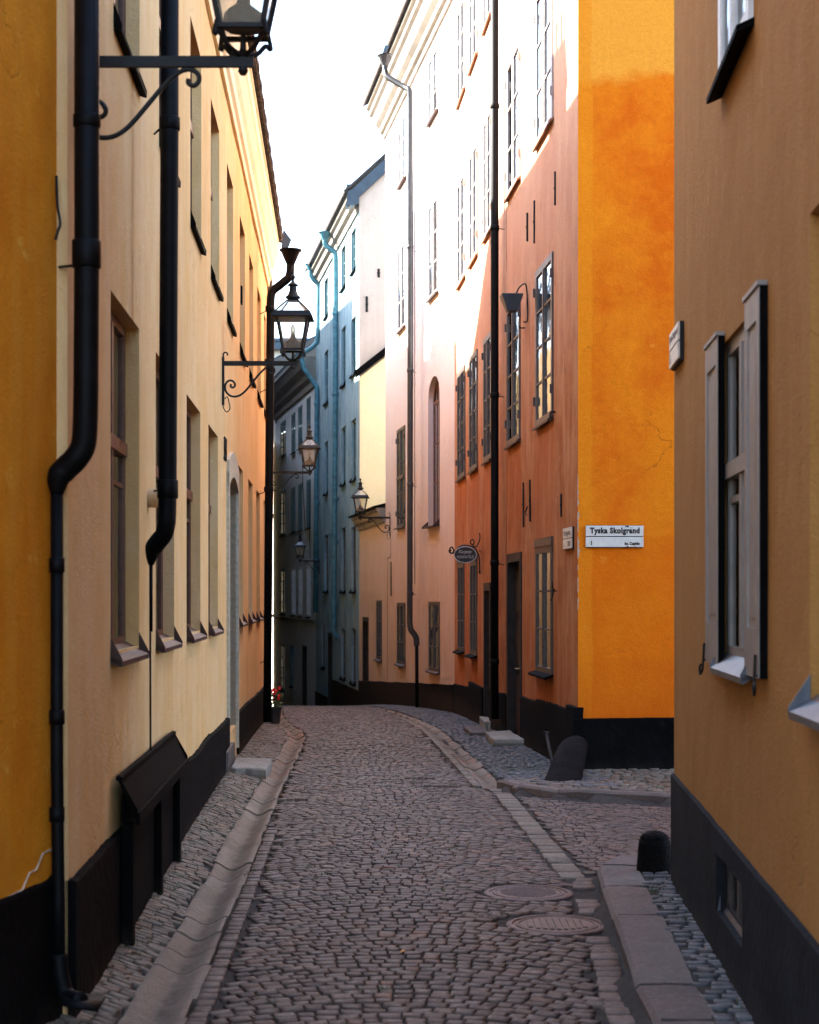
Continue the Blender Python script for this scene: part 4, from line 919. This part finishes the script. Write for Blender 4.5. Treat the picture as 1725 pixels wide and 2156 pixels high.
# manholes
for i, (mx, my, mr) in enumerate(MAN):
    c_ = H(mx, my); e = empty('manhole_cover', (mx, my, c_), ('round iron manhole cover with a diamond grid, the farther of the two' if i == 0 else 'round iron manhole cover with parallel bars, the nearer of the two'), 'manhole', 'manhole covers in the road')
    mb = MB(); z = c_-.004
    mb.lathe((mx, my, z), [(mr, -.04), (mr, .0), (mr-.012, .006), (mr-.03, .006), (mr-.036, -.002), (mr-.05, -.002), (mr-.054, .005), (mr-.066, .005), (mr-.07, 0)], 48); mb.build('ring', 'castiron', e, smooth=False)
    mb = MB(); r_ = mr-.074; mb.lathe((mx, my, z), [(r_, -.02), (r_, .003), (.01, .003)], 40)
    if i == 0:
        k = 13
        for a in range(-k, k+1):
            for b in range(-k, k+1):
                px, py = a*.026+(b % 2)*.013, b*.022
                if px*px+py*py < (r_-.02)**2: mb.add([(mx+px-.011, my+py, z+.004), (mx+px, my+py-.009, z+.004), (mx+px+.011, my+py, z+.004), (mx+px, my+py+.009, z+.004), (mx+px, my+py, z+.009)], [(0, 1, 4), (1, 2, 4), (2, 3, 4), (3, 0, 4)])
    else:
        for a in range(-4, 5):
            px = a*.036; L_ = math.sqrt(max(0, (r_-.012)**2-px*px))*.85; mb.box(mx+px-.012, mx+px+.012, my-L_, my+L_, z+.002, z+.009)
    mb.build('lid', 'castiron', e)

# ================================================================ pink house and low annex
pk = house('townhouse', (.765, 28.2, 0), 'pale pink house in the middle with a tall arched window and a long black drainpipe')
PF = Fac((.765, 28.2), (-1.25, 41.8), -1); pu = PF.u
def sp(a, b): return tuple(sorted((pu(a), pu(b))))
UT = pu(812)
pops = [(*sp(904, 923.5), PF.z(904, 262), PF.z(904, 134), 0), (*sp(904, 923.5), PF.z(904, 632), PF.z(904, 440), 0), (*sp(905, 926), PF.z(905, 1408), PF.z(905, 1270), 0),
        (*sp(841, 856), PF.z(841, 395), PF.z(841, 268), 0), (*sp(839, 855), PF.z(839, 700), PF.z(839, 530), 0), (*sp(837.5, 853.5), PF.z(838, 1109), PF.z(838, 909), 0), (*sp(838, 854), PF.z(838, 1394), PF.z(838, 1272), 0)]
arch = (*sp(901.5, 926), PF.z(901.5, 1107), PF.z(901.5, 802), .10)
zs_ = PF.z(901.5, 848); ac = (arch[0]+arch[1])/2; ar = (arch[1]-arch[0])/2; rise = arch[3]-zs_
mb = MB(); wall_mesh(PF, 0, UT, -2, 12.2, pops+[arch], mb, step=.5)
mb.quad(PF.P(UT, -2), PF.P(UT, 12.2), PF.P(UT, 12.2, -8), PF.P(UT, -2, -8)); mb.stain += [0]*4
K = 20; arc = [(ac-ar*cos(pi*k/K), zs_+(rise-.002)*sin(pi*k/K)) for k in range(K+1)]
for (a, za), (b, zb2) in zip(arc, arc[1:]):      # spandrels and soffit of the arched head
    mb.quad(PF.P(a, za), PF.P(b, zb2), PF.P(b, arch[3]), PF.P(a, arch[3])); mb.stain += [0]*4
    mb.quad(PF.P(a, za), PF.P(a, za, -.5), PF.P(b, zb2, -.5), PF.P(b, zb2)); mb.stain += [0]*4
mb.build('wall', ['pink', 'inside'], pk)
for o in pops:
    window(PF, pk, o, 2, 3, 'frame_sunlit' if o in (pops[0], pops[1], pops[3], pops[4]) else 'frame_dark', .045, .022, flush=True, sill='sill', sillout=.08, transom=.5 if o is pops[5] else None,
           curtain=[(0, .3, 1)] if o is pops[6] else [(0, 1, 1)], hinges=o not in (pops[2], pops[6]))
aw = window(PF, pk, (arch[0], arch[1], arch[2], zs_, .10), 4, 3, 'frame_brown', .06, .025, sill='sill', sillout=.12, curtain=[(0, 1, 1)])
mb = MB(); nf = -.10
for (a, za), (b, zb2) in zip(arc, arc[1:]):
    f = lambda u, z, s: PF.P(ac+(u-ac)*s, zs_+(z-zs_)*s, nf); g = lambda u, z, s: PF.P(ac+(u-ac)*s, zs_+(z-zs_)*s, nf-.045)
    mb.hexa([f(a, za, .88), f(b, zb2, .88), g(b, zb2, .88), g(a, za, .88), f(a, za, 1), f(b, zb2, 1), g(b, zb2, 1), g(a, za, 1)])
for q in (-.45, 0, .45): PF.box(mb, ac+q*ar-.014, ac+q*ar+.014, zs_, zs_+rise*math.sqrt(1-q*q)*.92, nf-.035, nf-.008)
mb.build('fanlight', 'frame_brown', aw)
mb = MB(); mb.add([PF.P(ac+(u-ac)*.93, zs_+(z-zs_)*.93, nf-.02) for u, z in arc], [tuple(range(K+1))[::-1]]); mb.build('pane', 'glass', aw)
mb = MB(); plinth_mb(PF, 0, pu(757.5), lambda u: PF.z(953, 1440)+(PF.z(757.5, 1433)-PF.z(953, 1440))*u/pu(757.5), mb, .03, .01, -2.5); mb.build('plinth', 'plinth', pk)
cz0 = PF.z(812, 292)
mb = MB(); PF.sweep(mb, -.0, UT+.06, [(0, cz0), (.05, cz0), (.06, cz0+.09), (.12, cz0+.12), (.13, cz0+.22), (.22, cz0+.30), (.30, cz0+.46), (.36, cz0+.50), (.36, cz0+.60), (.42, cz0+.64), (.42, cz0+.70), (-.1, cz0+.70)]); mb.build('cornice', 'cornice_w', pk)
mb = MB(); roofline(PF, mb, -.1, UT+.1, .50, cz0+.71, 4.5, cz0+3.9, .05)
for i in range(28): PF.box(mb, .2+i*.3, .23+i*.3, cz0+.8, cz0+.93, .34, .40)
mb.build('roof', 'tile', pk)
Yp = 31.6; q = lambda x, y, dy=0: PX(x, y, Yp+dy)
pipe(pk, [q(811, 130, .3), q(811, 145, .3)]+cr([q(812, 155, .3), q(818, 163, .25), (q(850, 182, .1)), q(862, 189), q(864, 205)], 4)+[q(864.5, 600), q(863, 1300)]+cr([q(863, 1310), q(865, 1325), q(873, 1336), q(877, 1345), q(877.5, 1360)], 4), .056, 'pipe_grey', [(q(864, y_), .061, .07) for y_ in (520, 780, 1020, 1250)], [(q(868, y_), q(877, y_+3, .1)) for y_ in (527, 782, 1022, 1250)])
mb = MB(); mb.tube([q(877.5, 1345), q(878.5, 1500)], .036, 10); mb.build('drainpipe', 'pipe', pk, smooth=True)
hopper(pk, q(811, 118, .3), .14, 'pipe_grey')
mb = MB(); mb.hexa([q(806, 112), q(815, 108), q(815, 108, .4), q(806, 112, .4), q(810, 96), q(820, 94), q(820, 94, .4), q(810, 96, .4)]); mb.build('valley_sheet', 'roofmetal', pk)
mb = MB(); u = pu(874); PF.box(mb, u-.012, u+.012, 2, cz0-.4, 0, .015); mb.build('wall_cable', 'cornice_w', pk)

an = house('townhouse', PF.P(UT, 0), 'low pink annex with a small moulded cornice beside the tall pink house')
UA = pu(757.5); ztA = PF.z(785, 1098)
aops = [(*sp(794.3, 804), PF.z(794, 1385), PF.z(794, 1267), 0)]
ado = (*sp(765.5, 776), -1.15, PF.z(765, 1303), .1)
mb = MB(); wall_mesh(PF, UT+.001, UA, -2.5, ztA, aops+[ado], mb, step=.5); mb.quad(PF.P(UA, -2.5), PF.P(UA, ztA), PF.P(UA, ztA, -4), PF.P(UA, -2.5, -4)); mb.stain += [0]*4; mb.build('wall', ['pink', 'inside'], an)
window(PF, an, aops[0], 2, 3, 'frame_dark', .045, .022, flush=True, sill='sill', sillout=.08, curtain=[(0, 1, 1)]); pdoor(PF, an, ado, handle=False)
mb = MB(); PF.sweep(mb, UT+.02, UA+.05, [(0, ztA-.12), (.05, ztA-.12), (.07, ztA-.02), (.14, ztA+.02), (.16, ztA+.12), (.20, ztA+.14), (.20, ztA+.2), (-.05, ztA+.2)]); mb.build('cornice', 'cornice_w', an)
mb = MB(); P = PF.P; mb.hexa([P(UT+.02, ztA+.2, .27), P(UA+.1, ztA+.2, .27), P(UA+.1, ztA+.62, -1.4), P(UT+.02, ztA+.62, -1.4), P(UT+.02, ztA+.24, .28), P(UA+.1, ztA+.24, .28), P(UA+.1, ztA+.66, -1.4), P(UT+.02, ztA+.66, -1.4)]); mb.build('roof', 'sheet', an)
anchor(PF, an, 824.5, 1183, 1255, .012)
mb = MB(); u = pu(816.5); PF.box(mb, u-.008, u+.008, PF.z(816, 1430), PF.z(816, 1175), 0, .006); PF.box(mb, pu(823)-.008, pu(823)+.008, PF.z(823, 1175), PF.z(823, 1120), 0, .006); PF.box(mb, pu(823), u, PF.z(816, 1175)-.008, PF.z(816, 1175)+.008, 0, .006); mb.build('wall_cable', 'sill', an)

# ================================================================ blue grey house with the tan gable
g1 = house('townhouse', (-1.26, 42, -1), 'tall blue grey house beyond the annex, its tan gable under a sloping blue sheet edge')
GF = Fac((-1.27, 42), (-2.96, 52.6), -1); gu = GF.u
def gsp(a, b): return tuple(sorted((gu(a), gu(b))))
gops1 = []
for (xa, xb, rows_) in ((740, 749.7, ((492, 578), (675, 793), (887, 1012), (1111, 1245), (1322, 1436))), (719, 727.8, ((527, 613), (695, 815), (903, 1021), (1113, 1245), (1324, 1426))), (683.5, 691, ((593, 672), (744, 852), (933, 1041), (1127, 1245)))):
    for (yt, yb) in rows_: gops1.append((*gsp(xa, xb), GF.z(xa, yb), GF.z(xa, yt), .06))
gd = (*gsp(692, 700), -4, GF.z(692, 1335), .15); gops1.append((*gsp(679, 684), GF.z(679, 1405), GF.z(679, 1314), .02))
ze1 = GF.z(757, 432)
mb = MB(); wall_mesh(GF, 0, GF.L, -5, ze1, gops1+[gd], mb, step=.7); mb.build('wall', ['grey', 'inside'], g1)
for k, o in enumerate(gops1): window(GF, g1, o, 2, 3 if k < 14 else 3, 'frame_green' if k < 14 and k % 5 < 3 else 'frame_dark', .05, .03, sill='sheet', sillout=.06, curtain=[(0, 1, 1)] if k in (4, 9, 14) else None)
pdoor(GF, g1, gd, handle=False)
mb = MB(); GF.box(mb, -.0, GF.L, -5, GF.z(757, 1380), 0.0, .02) if False else plinth_mb(GF, 0, gd[0]-.03, GF.z(757, 1455), mb, .03, .01, -5); plinth_mb(GF, gd[1]+.03, GF.L, GF.z(757, 1455)-.6, mb, .03, .01, -5); mb.build('plinth', 'plinth', g1)
# gable end facing up the street: shape follows the roof pitch
GG = Fac((-1.27, 42), (8, 42), 1); P = GG.P
zg = lambda x: GG.z(x, 395) if False else EYE+(HY-395)*.012+((x-742)*.012)*.93
mb = MB(); K = 14; X = [i*.45 for i in range(K+1)]; zt_ = [EYE+(HY-412)*.012+x*.93 for x in X]
for i in range(K):
    zz = [-4, EYE+(HY-793)*.012, 6, 8, 10]
    zz = [-4+(0)*0, 2, 4, 6, 8, 10]
    for a, b in zip(zz, zz[1:]): mb.quad(P(X[i], a), P(X[i+1], a), P(X[i+1], b), P(X[i], b))
    mb.quad(P(X[i], 10), P(X[i+1], 10), P(X[i+1], zt_[i+1]), P(X[i], zt_[i]))
mb.stain = [0]*len(mb.v); mb.build('gable_wall', 'tan', g1)
mb = MB(); zl_ = EYE+(HY-795)*.012; sl_ = 45/52
mb.hexa([P(.02, -3, 0), P(4, -3, 0), P(4, -3, .12), P(.02, -3, .12), P(.02, zl_, 0), P(4, zl_+4*sl_*.9, 0), P(4, zl_+4*sl_*.9, .12), P(.02, zl_, .12)]); mb.build('lower_gable', 'butter', g1)
mb = MB(); mb.hexa([P(-.08, zl_, -.0), P(4, zl_+4*sl_*.9, 0), P(4, zl_+4*sl_*.9, .18), P(-.08, zl_-.03, .18), P(-.08, zl_+.2, -.0), P(4, zl_+.22+4*sl_*.9, 0), P(4, zl_+.22+4*sl_*.9, .16), P(-.08, zl_+.16, .16)]); mb.build('coping', 'sheet', g1)
mb = MB(); f = lambda x: EYE+(HY-412)*.012+x*.93
mb.hexa([P(-.28, f(-.28)-.05, -.3), P(6, f(6), -.3), P(6, f(6), .08), P(-.28, f(-.28)-.05, .08), P(-.30, f(-.3)+.3, -.3), P(6, f(6)+.32, -.3), P(6, f(6)+.32, .1), P(-.30, f(-.3)+.3, .1)])
mb.hexa([P(-.34, f(-.3)+.0, -.3), P(-.02, f(-.3)+.05, -.3), P(-.02, f(-.3)+.05, .1), P(-.34, f(-.3), .1), P(-.28, f(-.3)+.38, -.3), P(.02, f(-.3)+.45, -.3), P(.02, f(-.3)+.45, .12), P(-.28, f(-.3)+.38, .12)])
mb.build('verge_sheet', 'roofmetal', g1)
mb = MB(); GF.sweep(mb, .1, GF.L-.2, [(0, ze1-.15), (.05, ze1-.15), (.07, ze1), (.16, ze1+.06), (.18, ze1+.18), (.26, ze1+.24), (.26, ze1+.34), (-.05, ze1+.34)]); mb.build('cornice', 'cornice_w', g1)
mb = MB(); roofline(GF, mb, .1, GF.L, .36, ze1+.35, 4.5, ze1+4.9, .05); mb.build('roof', 'tile', g1)
for uu in (6.2, 10.2):
    d0 = GF.P(uu, ze1+1.2, -.9); mb = MB(); GF.box(mb, uu, uu+.7, ze1+.9, ze1+2.0, -1.6, -.5); GF.box(mb, uu-.06, uu+.76, ze1+2.0, ze1+2.07, -1.7, -.42); dm = mb.build('dormer', 'roofmetal', g1)
for x, y0, y1 in ((797.5, 566, 584), (772.5, 624, 657)): anchor(GG, g1, x, y0, y1, .03)
Yg = 46.4; q = lambda x, y, dy=0: PX(x, y, Yg+dy)
pipe(g1, [q(685, 488), q(684, 508)]+cr([q(685, 513), q(690, 519), q(700, 527), q(705, 532), q(706.5, 545)], 4)+[q(707, 700), q(703, 1300)]+cr([q(702, 1310), q(703, 1330), q(712, 1345)], 3), .075, 'pipe_blue', [(q(706, y_), .085, .1) for y_ in (660, 830, 1050, 1140)])
hopper(g1, q(684.5, 490), .17, 'pipe_blue')
Yg = 51.5
pipe(g1, [q(654, 556), q(654, 574)]+cr([q(655, 580), q(662, 590), q(670, 597), q(671.5, 607)], 4)+[q(670, 700), q(668.5, 712)]+cr([q(667, 722), q(655, 733), q(640, 742), q(634, 752)], 4)+[q(640, 775)]+cr([q(645, 783), q(660, 805), q(667, 815), q(667.5, 830)], 4)+[q(666, 1040), q(664, 1290)], .075, 'pipe_blue', [(q(667, y_), .085, .1) for y_ in (850, 1060, 1180)])
hopper(g1, q(654, 557), .16, 'pipe_blue')

# ================================================================ pale grey house at the end
g2 = house('townhouse', (-2.96, 52.6, -1.9), 'pale grey house closing the street with three rows of narrow windows under a deep cornice')
G2 = Fac((-2.96, 52.6), (-5.12, 63), -1); hu = G2.u
ops2 = []
for (xa, xb, rows_) in ((592, 602, ((894, 962), (1038, 1127), (1201, 1291))), (615, 622, ((875, 954), (1030, 1121), (1199, 1294))), (629.5, 636.5, ((860, 945), (1022, 1117), (1197, 1296))), (647, 654, ((842, 938), (1014, 1112), (1195, 1297)))):
    for yt, yb in rows_: ops2.append((*tuple(sorted((hu(xa), hu(xb)))), G2.z(xa, yb), G2.z(xa, yt), .02))
ops2 += [(*tuple(sorted((hu(592.5), hu(600.5)))), G2.z(592, 1450), G2.z(592, 1358), .02), (*tuple(sorted((hu(612), hu(618)))), G2.z(612, 1443), G2.z(612, 1360), .02)]
d2 = (*tuple(sorted((hu(638), hu(646)))), -6, G2.z(638, 1362), .15)
ze2 = G2.z(665, 792)
mb = MB(); wall_mesh(G2, 0, G2.L, -7, ze2, ops2+[d2], mb, step=.7); mb.build('wall', ['grey2', 'inside'], g2)
for k, o in enumerate(ops2): window(G2, g2, o, 2, 4, 'frame_white' if k in (5, 8, 11) else 'frame_green', .05, .03, flush=True, sill='sheet', sillout=.08, curtain=[(0, 1, 1)] if k % 2 else None)
pdoor(G2, g2, d2, handle=False)
mb = MB(); G2.sweep(mb, .02, G2.L, [(0, ze2-.3), (.06, ze2-.3), (.09, ze2-.12), (.2, ze2), (.24, ze2+.15), (.4, ze2+.3), (.5, ze2+.5), (.5, ze2+.62), (-.05, ze2+.62)]); mb.build('cornice', 'cornice_w', g2)
mb = MB(); roofline(G2, mb, .0, G2.L, .62, ze2+.63, 3.5, ze2+3.4, .06); mb.build('roof', 'roofmetal', g2)
mb = MB(); G2.box(mb, 0, G2.L, G2.z(600, 1302)-.05, G2.z(600, 1302)+.03, 0, .03); mb.build('string_course', 'cornice_w', g2)
mb = MB()
for (a, za), (b, zb2) in (((1.0, 5.5), (1.1, 3.0)), ((3.0, 7.0), (2.2, 4.0))): mb.tube([G2.P(a, za, .03), G2.P((a+b)/2, (za+zb2)/2-.1, .05), G2.P(b, zb2, .03)], .012, 5)
mb.build('wall_cable', 'sheet', g2)

# sunlit house past the end and the pale house high behind
g3 = house('townhouse', (-5.2, 63.3, -3), 'sunlit white house past the street end, a bright slit beside the third drainpipe')
G3 = Fac((-5.13, 63.2), (-6.72, 80), -1); mb = MB(); wall_mesh(G3, 0, G3.L, -9, 10.6, [(3, 4.2, 5, 7, .1), (3, 4.2, 1, 3, .1)], mb, step=1); mb.build('wall', ['white', 'inside'], g3)
mb = MB(); roofline(G3, mb, 0, G3.L, .3, 10.6, 3, 12.5, .06); mb.build('roof', 'roofmetal', g3)
window(G3, g3, (3, 4.2, 5, 7, .1), 2, 3, 'frame_white'); window(G3, g3, (3, 4.2, 1, 3, .1), 2, 3, 'frame_white')
g4 = house('townhouse', (-7, 84, -4), 'pale distant house with a blue sheet ledge, high behind the second lantern')
G4 = Fac((-12, 84), (0, 84), 1); q4 = lambda x: G4.u(x); z4 = lambda y: EYE+(HY-y)*84/F
o4_ = [(q4(578), q4(584), z4(815), z4(757), .1), (q4(587.5), q4(601), z4(800), z4(757), .1), (q4(604), q4(612), z4(790), z4(757), .1)]
mb = MB(); wall_mesh(G4, 0, G4.L, -8, z4(722), o4_, mb, step=1.2); mb.build('wall', ['white', 'inside'], g4)
for o in o4_: window(G4, g4, o, 2, 2, 'frame_brown' if False else 'sill_grey', .06, .04, sill='sill_grey', curtain=[(0, 1, 1)])
mb = MB(); G4.box(mb, 0, G4.L, z4(828), z4(806), 0, .5); mb.build('ledge', 'roofmetal', g4)
mb = MB(); G4.box(mb, 0, G4.L, z4(738), z4(722), 0, .6); G4.box(mb, 0, G4.L, z4(722), z4(716), -6, .7); mb.build('roof', 'roofmetal', g4)
mb = MB(); G4.box(mb, q4(577), q4(610), z4(796), z4(793.5), .5, .53)
for i in range(14): u = q4(577)+i*(q4(610)-q4(577))/13; G4.box(mb, u-.02, u+.02, z4(806), z4(794), .5, .52)
mb.build('railing', 'roofmetal', g4)

# ================================================================ wall lanterns
def lantern(px, py, Y, wall_x, label, side=1, hook=True):
    """scrolled bracket fixed to the wall at pixel column wall_x, arm level py, at distance Y"""
    s = Y/F; base = Vector(((wall_x-CX)*s, Y, EYE+(HY-py)*s)); L = abs(px-wall_x)*s; k = .669/L if False else 1.0
    e = empty('wall_lantern', base, label, 'street lamp', 'wall lanterns on scrolled brackets')
    T = lambda u, v, n=0: (base.x+side*u, base.y+n, base.z+v)
    A = L; c = T(A, 0)
    mb = MB()
    mb.box(*sorted((base.x+side*.0, base.x+side*(A+.045))), Y-.012, Y+.012, base.z-.022, base.z+.022)
    mb.box(*sorted((base.x-side*.004, base.x+side*.016)), Y-.02, Y+.02, base.z-.40, base.z+.06)
    if hook: mb.tube(cr([T(.008, .05), T(.008, .09), T(.025, .105), T(.045, .095), T(.045, .075)], 4), .008, 6)
    k = A/.669
    sc = [(.085, -.20), (.075, -.215), (.09, -.232), (.112, -.222), (.118, -.2), (.10, -.172), (.07, -.163), (.04, -.18), (.024, -.215), (.03, -.265), (.065, -.305), (.11, -.318), (.165, -.305), (.22, -.26), (.29, -.175), (.355, -.095), (.41, -.045), (.455, -.032), (.487, -.05), (.492, -.08), (.472, -.1), (.45, -.09), (.45, -.072)]
    mb.tube(cr([T(a*k, b) for a, b in sc], 4), .0105, 7)
    if hook: mb.tube(cr([T(.02, -.34), T(.045, -.32), (T(.06, -.37)), T(.07, -.43), T(.04, -.465), T(.01, -.43), T(.004, -.38)], 4), .005, 5)
    mb.build('bracket', 'iron', e, smooth=False)
    # lantern cage
    B = (c[0], c[1], c[2])
    mb = MB(); z0, z1 = .115, .455; b0, b1 = .088, .15
    mb.lathe(B, [(.012, -.055), (.022, -.04), (.018, -.024)], 10)
    mb.lathe(B, [(.02, .022), (.028, .035), (.014, .05), (.010, .11)], 10)
    for sx in (-1, 1):
        for sy in (-1, 1):
            mb.tube(cr([(B[0]+sx*b0*1.1, B[1]+sy*b0*1.1, B[2]+z0+.03), (B[0]+sx*b0*1.22, B[1]+sy*b0*1.22, B[2]+.085), (B[0]+sx*b0*1.0, B[1]+sy*b0*1.0, B[2]+.095), (B[0]+sx*b0*.62, B[1]+sy*b0*.62, B[2]+.05), (B[0]+sx*.012, B[1]+sy*.012, B[2]+.026)], 4), .011, 6)
            p0 = Vector((B[0]+sx*b0, B[1]+sy*b0, B[2]+z0)); p1 = Vector((B[0]+sx*b1, B[1]+sy*b1, B[2]+z1)); w = .011
            mb.hexa([(p0.x-w, p0.y-w, p0.z), (p0.x+w, p0.y-w, p0.z), (p0.x+w, p0.y+w, p0.z), (p0.x-w, p0.y+w, p0.z), (p1.x-w, p1.y-w, p1.z), (p1.x+w, p1.y-w, p1.z), (p1.x+w, p1.y+w, p1.z), (p1.x-w, p1.y+w, p1.z)])
            t1 = Vector((B[0]+sx*.05, B[1]+sy*.05, B[2]+.60)); w = .009; p1 = Vector((B[0]+sx*.168, B[1]+sy*.168, B[2]+.47))
            mb.hexa([(p1.x-w, p1.y-w, p1.z), (p1.x+w, p1.y-w, p1.z), (p1.x+w, p1.y+w, p1.z), (p1.x-w, p1.y+w, p1.z), (t1.x-w, t1.y-w, t1.z), (t1.x+w, t1.y-w, t1.z), (t1.x+w, t1.y+w, t1.z), (t1.x-w, t1.y+w, t1.z)])
    for (zz, bb, h, wd) in ((z0, b0, .018, .012), (z1-.03, b1-.006, .05, .010)):
        for ax in (0, 1):
            for sg in (-1, 1):
                if ax: mb.box(B[0]-bb, B[0]+bb, B[1]+sg*bb-wd, B[1]+sg*bb+wd, B[2]+zz, B[2]+zz+h)
                else: mb.box(B[0]+sg*bb-wd, B[0]+sg*bb+wd, B[1]-bb-wd+.001, B[1]+bb+wd-.001, B[2]+zz+.001, B[2]+zz+h-.001)
    mb.build('frame', 'iron', e)
    mb = MB(); mb.lathe(B, [(.193, .425), (.197, .428), (.172, .478), (.158, .482), (.158, .470), (.18, .43)], 4, sq=True)
    mb.lathe(B, [(.055, .595), (.05, .60), (.045, .615)], 4, sq=True)
    mb.lathe(B, [(.045, .61), (.072, .622), (.070, .64), (.052, .652), (.036, .69), (.034, .735), (.05, .742), (.052, .752), (.022, .772), (.012, .79), (.011, .8), (.02, .812), (.023, .826), (.02, .84), (.006, .852)], 12)
    mb.build('roof_cap', 'iron', e)
    mb = MB()
    for ax in (0, 1):
        for sg in (-1, 1):
            for (za, ba, zb3, bb) in ((z0+.015, b0, z1-.02, b1-.004), (.475, .155, .598, .048)):
                if ax: mb.quad((B[0]-ba, B[1]+sg*ba, B[2]+za), (B[0]+ba, B[1]+sg*ba, B[2]+za), (B[0]+bb, B[1]+sg*bb, B[2]+zb3), (B[0]-bb, B[1]+sg*bb, B[2]+zb3))
                else: mb.quad((B[0]+sg*ba, B[1]-ba, B[2]+za), (B[0]+sg*ba, B[1]+ba, B[2]+za), (B[0]+sg*bb, B[1]+bb, B[2]+zb3), (B[0]+sg*bb, B[1]-bb, B[2]+zb3))
    mb.build('glazing', 'lampglass', e)
    mb = MB(); mb.lathe(B, [(.08, z0+.02), (.085, z0+.03), (.082, .19), (.078, .205), (.03, .24), (.022, .27), (.02, .275)], 8); bu = mb.build('burner', 'burner', e)
    mb = MB(); mb.lathe(B, [(.018, .275), (.019, .34), (.012, .365), (.002, .37)], 10); mb.build('bulb', 'bulb', e, smooth=True)
    return e
lantern(512, 130, 6.95, 161, 'nearest lantern, cut by the top edge, its bracket behind the widest black pipe')
lantern(617, 765, 15.9, 469, 'second nearest lantern, in front of the third drainpipe, cable loop under its bracket')
lantern(652, 995, 29.9, 565, 'third lantern on the left, its bracket emerging from behind the drainpipe', hook=False)
lantern(759, 1090, 36.0, 822, 'lantern on the right side, hung from the annex wall below the butter yellow gable', side=-1)
lantern(632, 1181, 51.0, 672.5, 'farthest and smallest lantern, in front of the pale grey house', side=-1, hook=False)

# ================================================================ flower pot, weeds, litter
fp = empty('flower_pot', (-2.02, 24.4, H(-2.02, 24.4)), 'dark pot with red flowers on the pavement behind the third drainpipe', 'potted plant')
fx, fy = PX(579, 1500, 24.6)[0], 24.6; z0 = H(fx, fy); mb = MB(); mb.lathe((fx, fy, z0), [(.07, 0), (.10, .22), (.11, .25), (.09, .25), (.085, .22)], 14); mb.build('pot', 'pot', fp)
rnd = random.Random(4); mb = MB(); mg = MB()
for i in range(70):
    a_, r_ = rnd.uniform(0, 2*pi), rnd.uniform(0, .12); c_ = Vector((fx+r_*cos(a_), fy+r_*sin(a_), z0+.24+rnd.uniform(0, .2))); d1 = Vector((rnd.uniform(-1, 1), rnd.uniform(-1, 1), rnd.uniform(-1, 1))).normalized()*.03; d2_ = d1.orthogonal().normalized()*.02
    mg.quad(c_-d1, c_-d2_, c_+d1, c_+d2_)
for i in range(22):
    a_, r_ = rnd.uniform(0, 2*pi), rnd.uniform(0, .10); c0_ = Vector((fx+r_*cos(a_), fy+r_*sin(a_), z0+.36+rnd.uniform(0, .18)))
    for j in range(9):
        c_ = c0_+Vector((rnd.uniform(-1, 1), rnd.uniform(-1, 1), rnd.uniform(-1, 1)))*.022; d1 = Vector((rnd.uniform(-1, 1), rnd.uniform(-1, 1), rnd.uniform(-1, 1))).normalized()*.016; d2_ = d1.orthogonal().normalized()*.014
        mb.quad(c_-d1, c_-d2_, c_+d1, c_+d2_)
mg.build('foliage', 'weed', fp); mb.build('blossom', 'petal', fp)
mb = MB(); rnd = random.Random(12)
spots = [(-1.38+rnd.uniform(-.12, .16)-.02*i, 8.0+i*.42+rnd.uniform(-.2, .2)) for i in range(22)]+[(1.36+rnd.uniform(-.05, .12), 6.3+i*.45) for i in range(8)]+[(1.1+rnd.uniform(-.3, .3), 15.6+rnd.uniform(0, 2)) for i in range(12)]+[(rnd.uniform(-1, .7), rnd.uniform(7, 20)) for i in range(26)]+[(2.0, 15.3), (2.2, 14.6)]
for (x, y) in spots:
    for j in range(16):
        px, py = x+rnd.gauss(0, .03), y+rnd.gauss(0, .04); z = H(px, py)-.012; h = rnd.uniform(.02, .05); a_ = rnd.uniform(0, 2*pi)
        mb.add([(px-.003*cos(a_), py-.003*sin(a_), z), (px+.003*cos(a_), py+.003*sin(a_), z), (px+rnd.uniform(-.02, .02), py+rnd.uniform(-.02, .02), z+h)], [(0, 1, 2)])
o = mb.build('grass', 'weed'); tag(o, 'small green weeds growing in the joints between the paving stones', 'grass'); o['kind'] = 'stuff'

mb = MB(); lx, ly = PX(849, 2018, 8.06)[0], 8.06; lz = H(lx, ly)+.008
mb.add([(lx-.012, ly-.02, lz), (lx+.004, ly-.012, lz+.006), (lx+.012, ly+.016, lz+.002), (lx, ly+.03, lz+.008), (lx-.012, ly+.01, lz+.004)], [(0, 1, 2, 3, 4)])
M['leaf'] = plain('orange leaf', (.55, .22, .02), .6, var=.2)
tag(mb.build('fallen_leaf', 'leaf'), 'single orange leaf lying on the setts in the middle of the road', 'leaf')
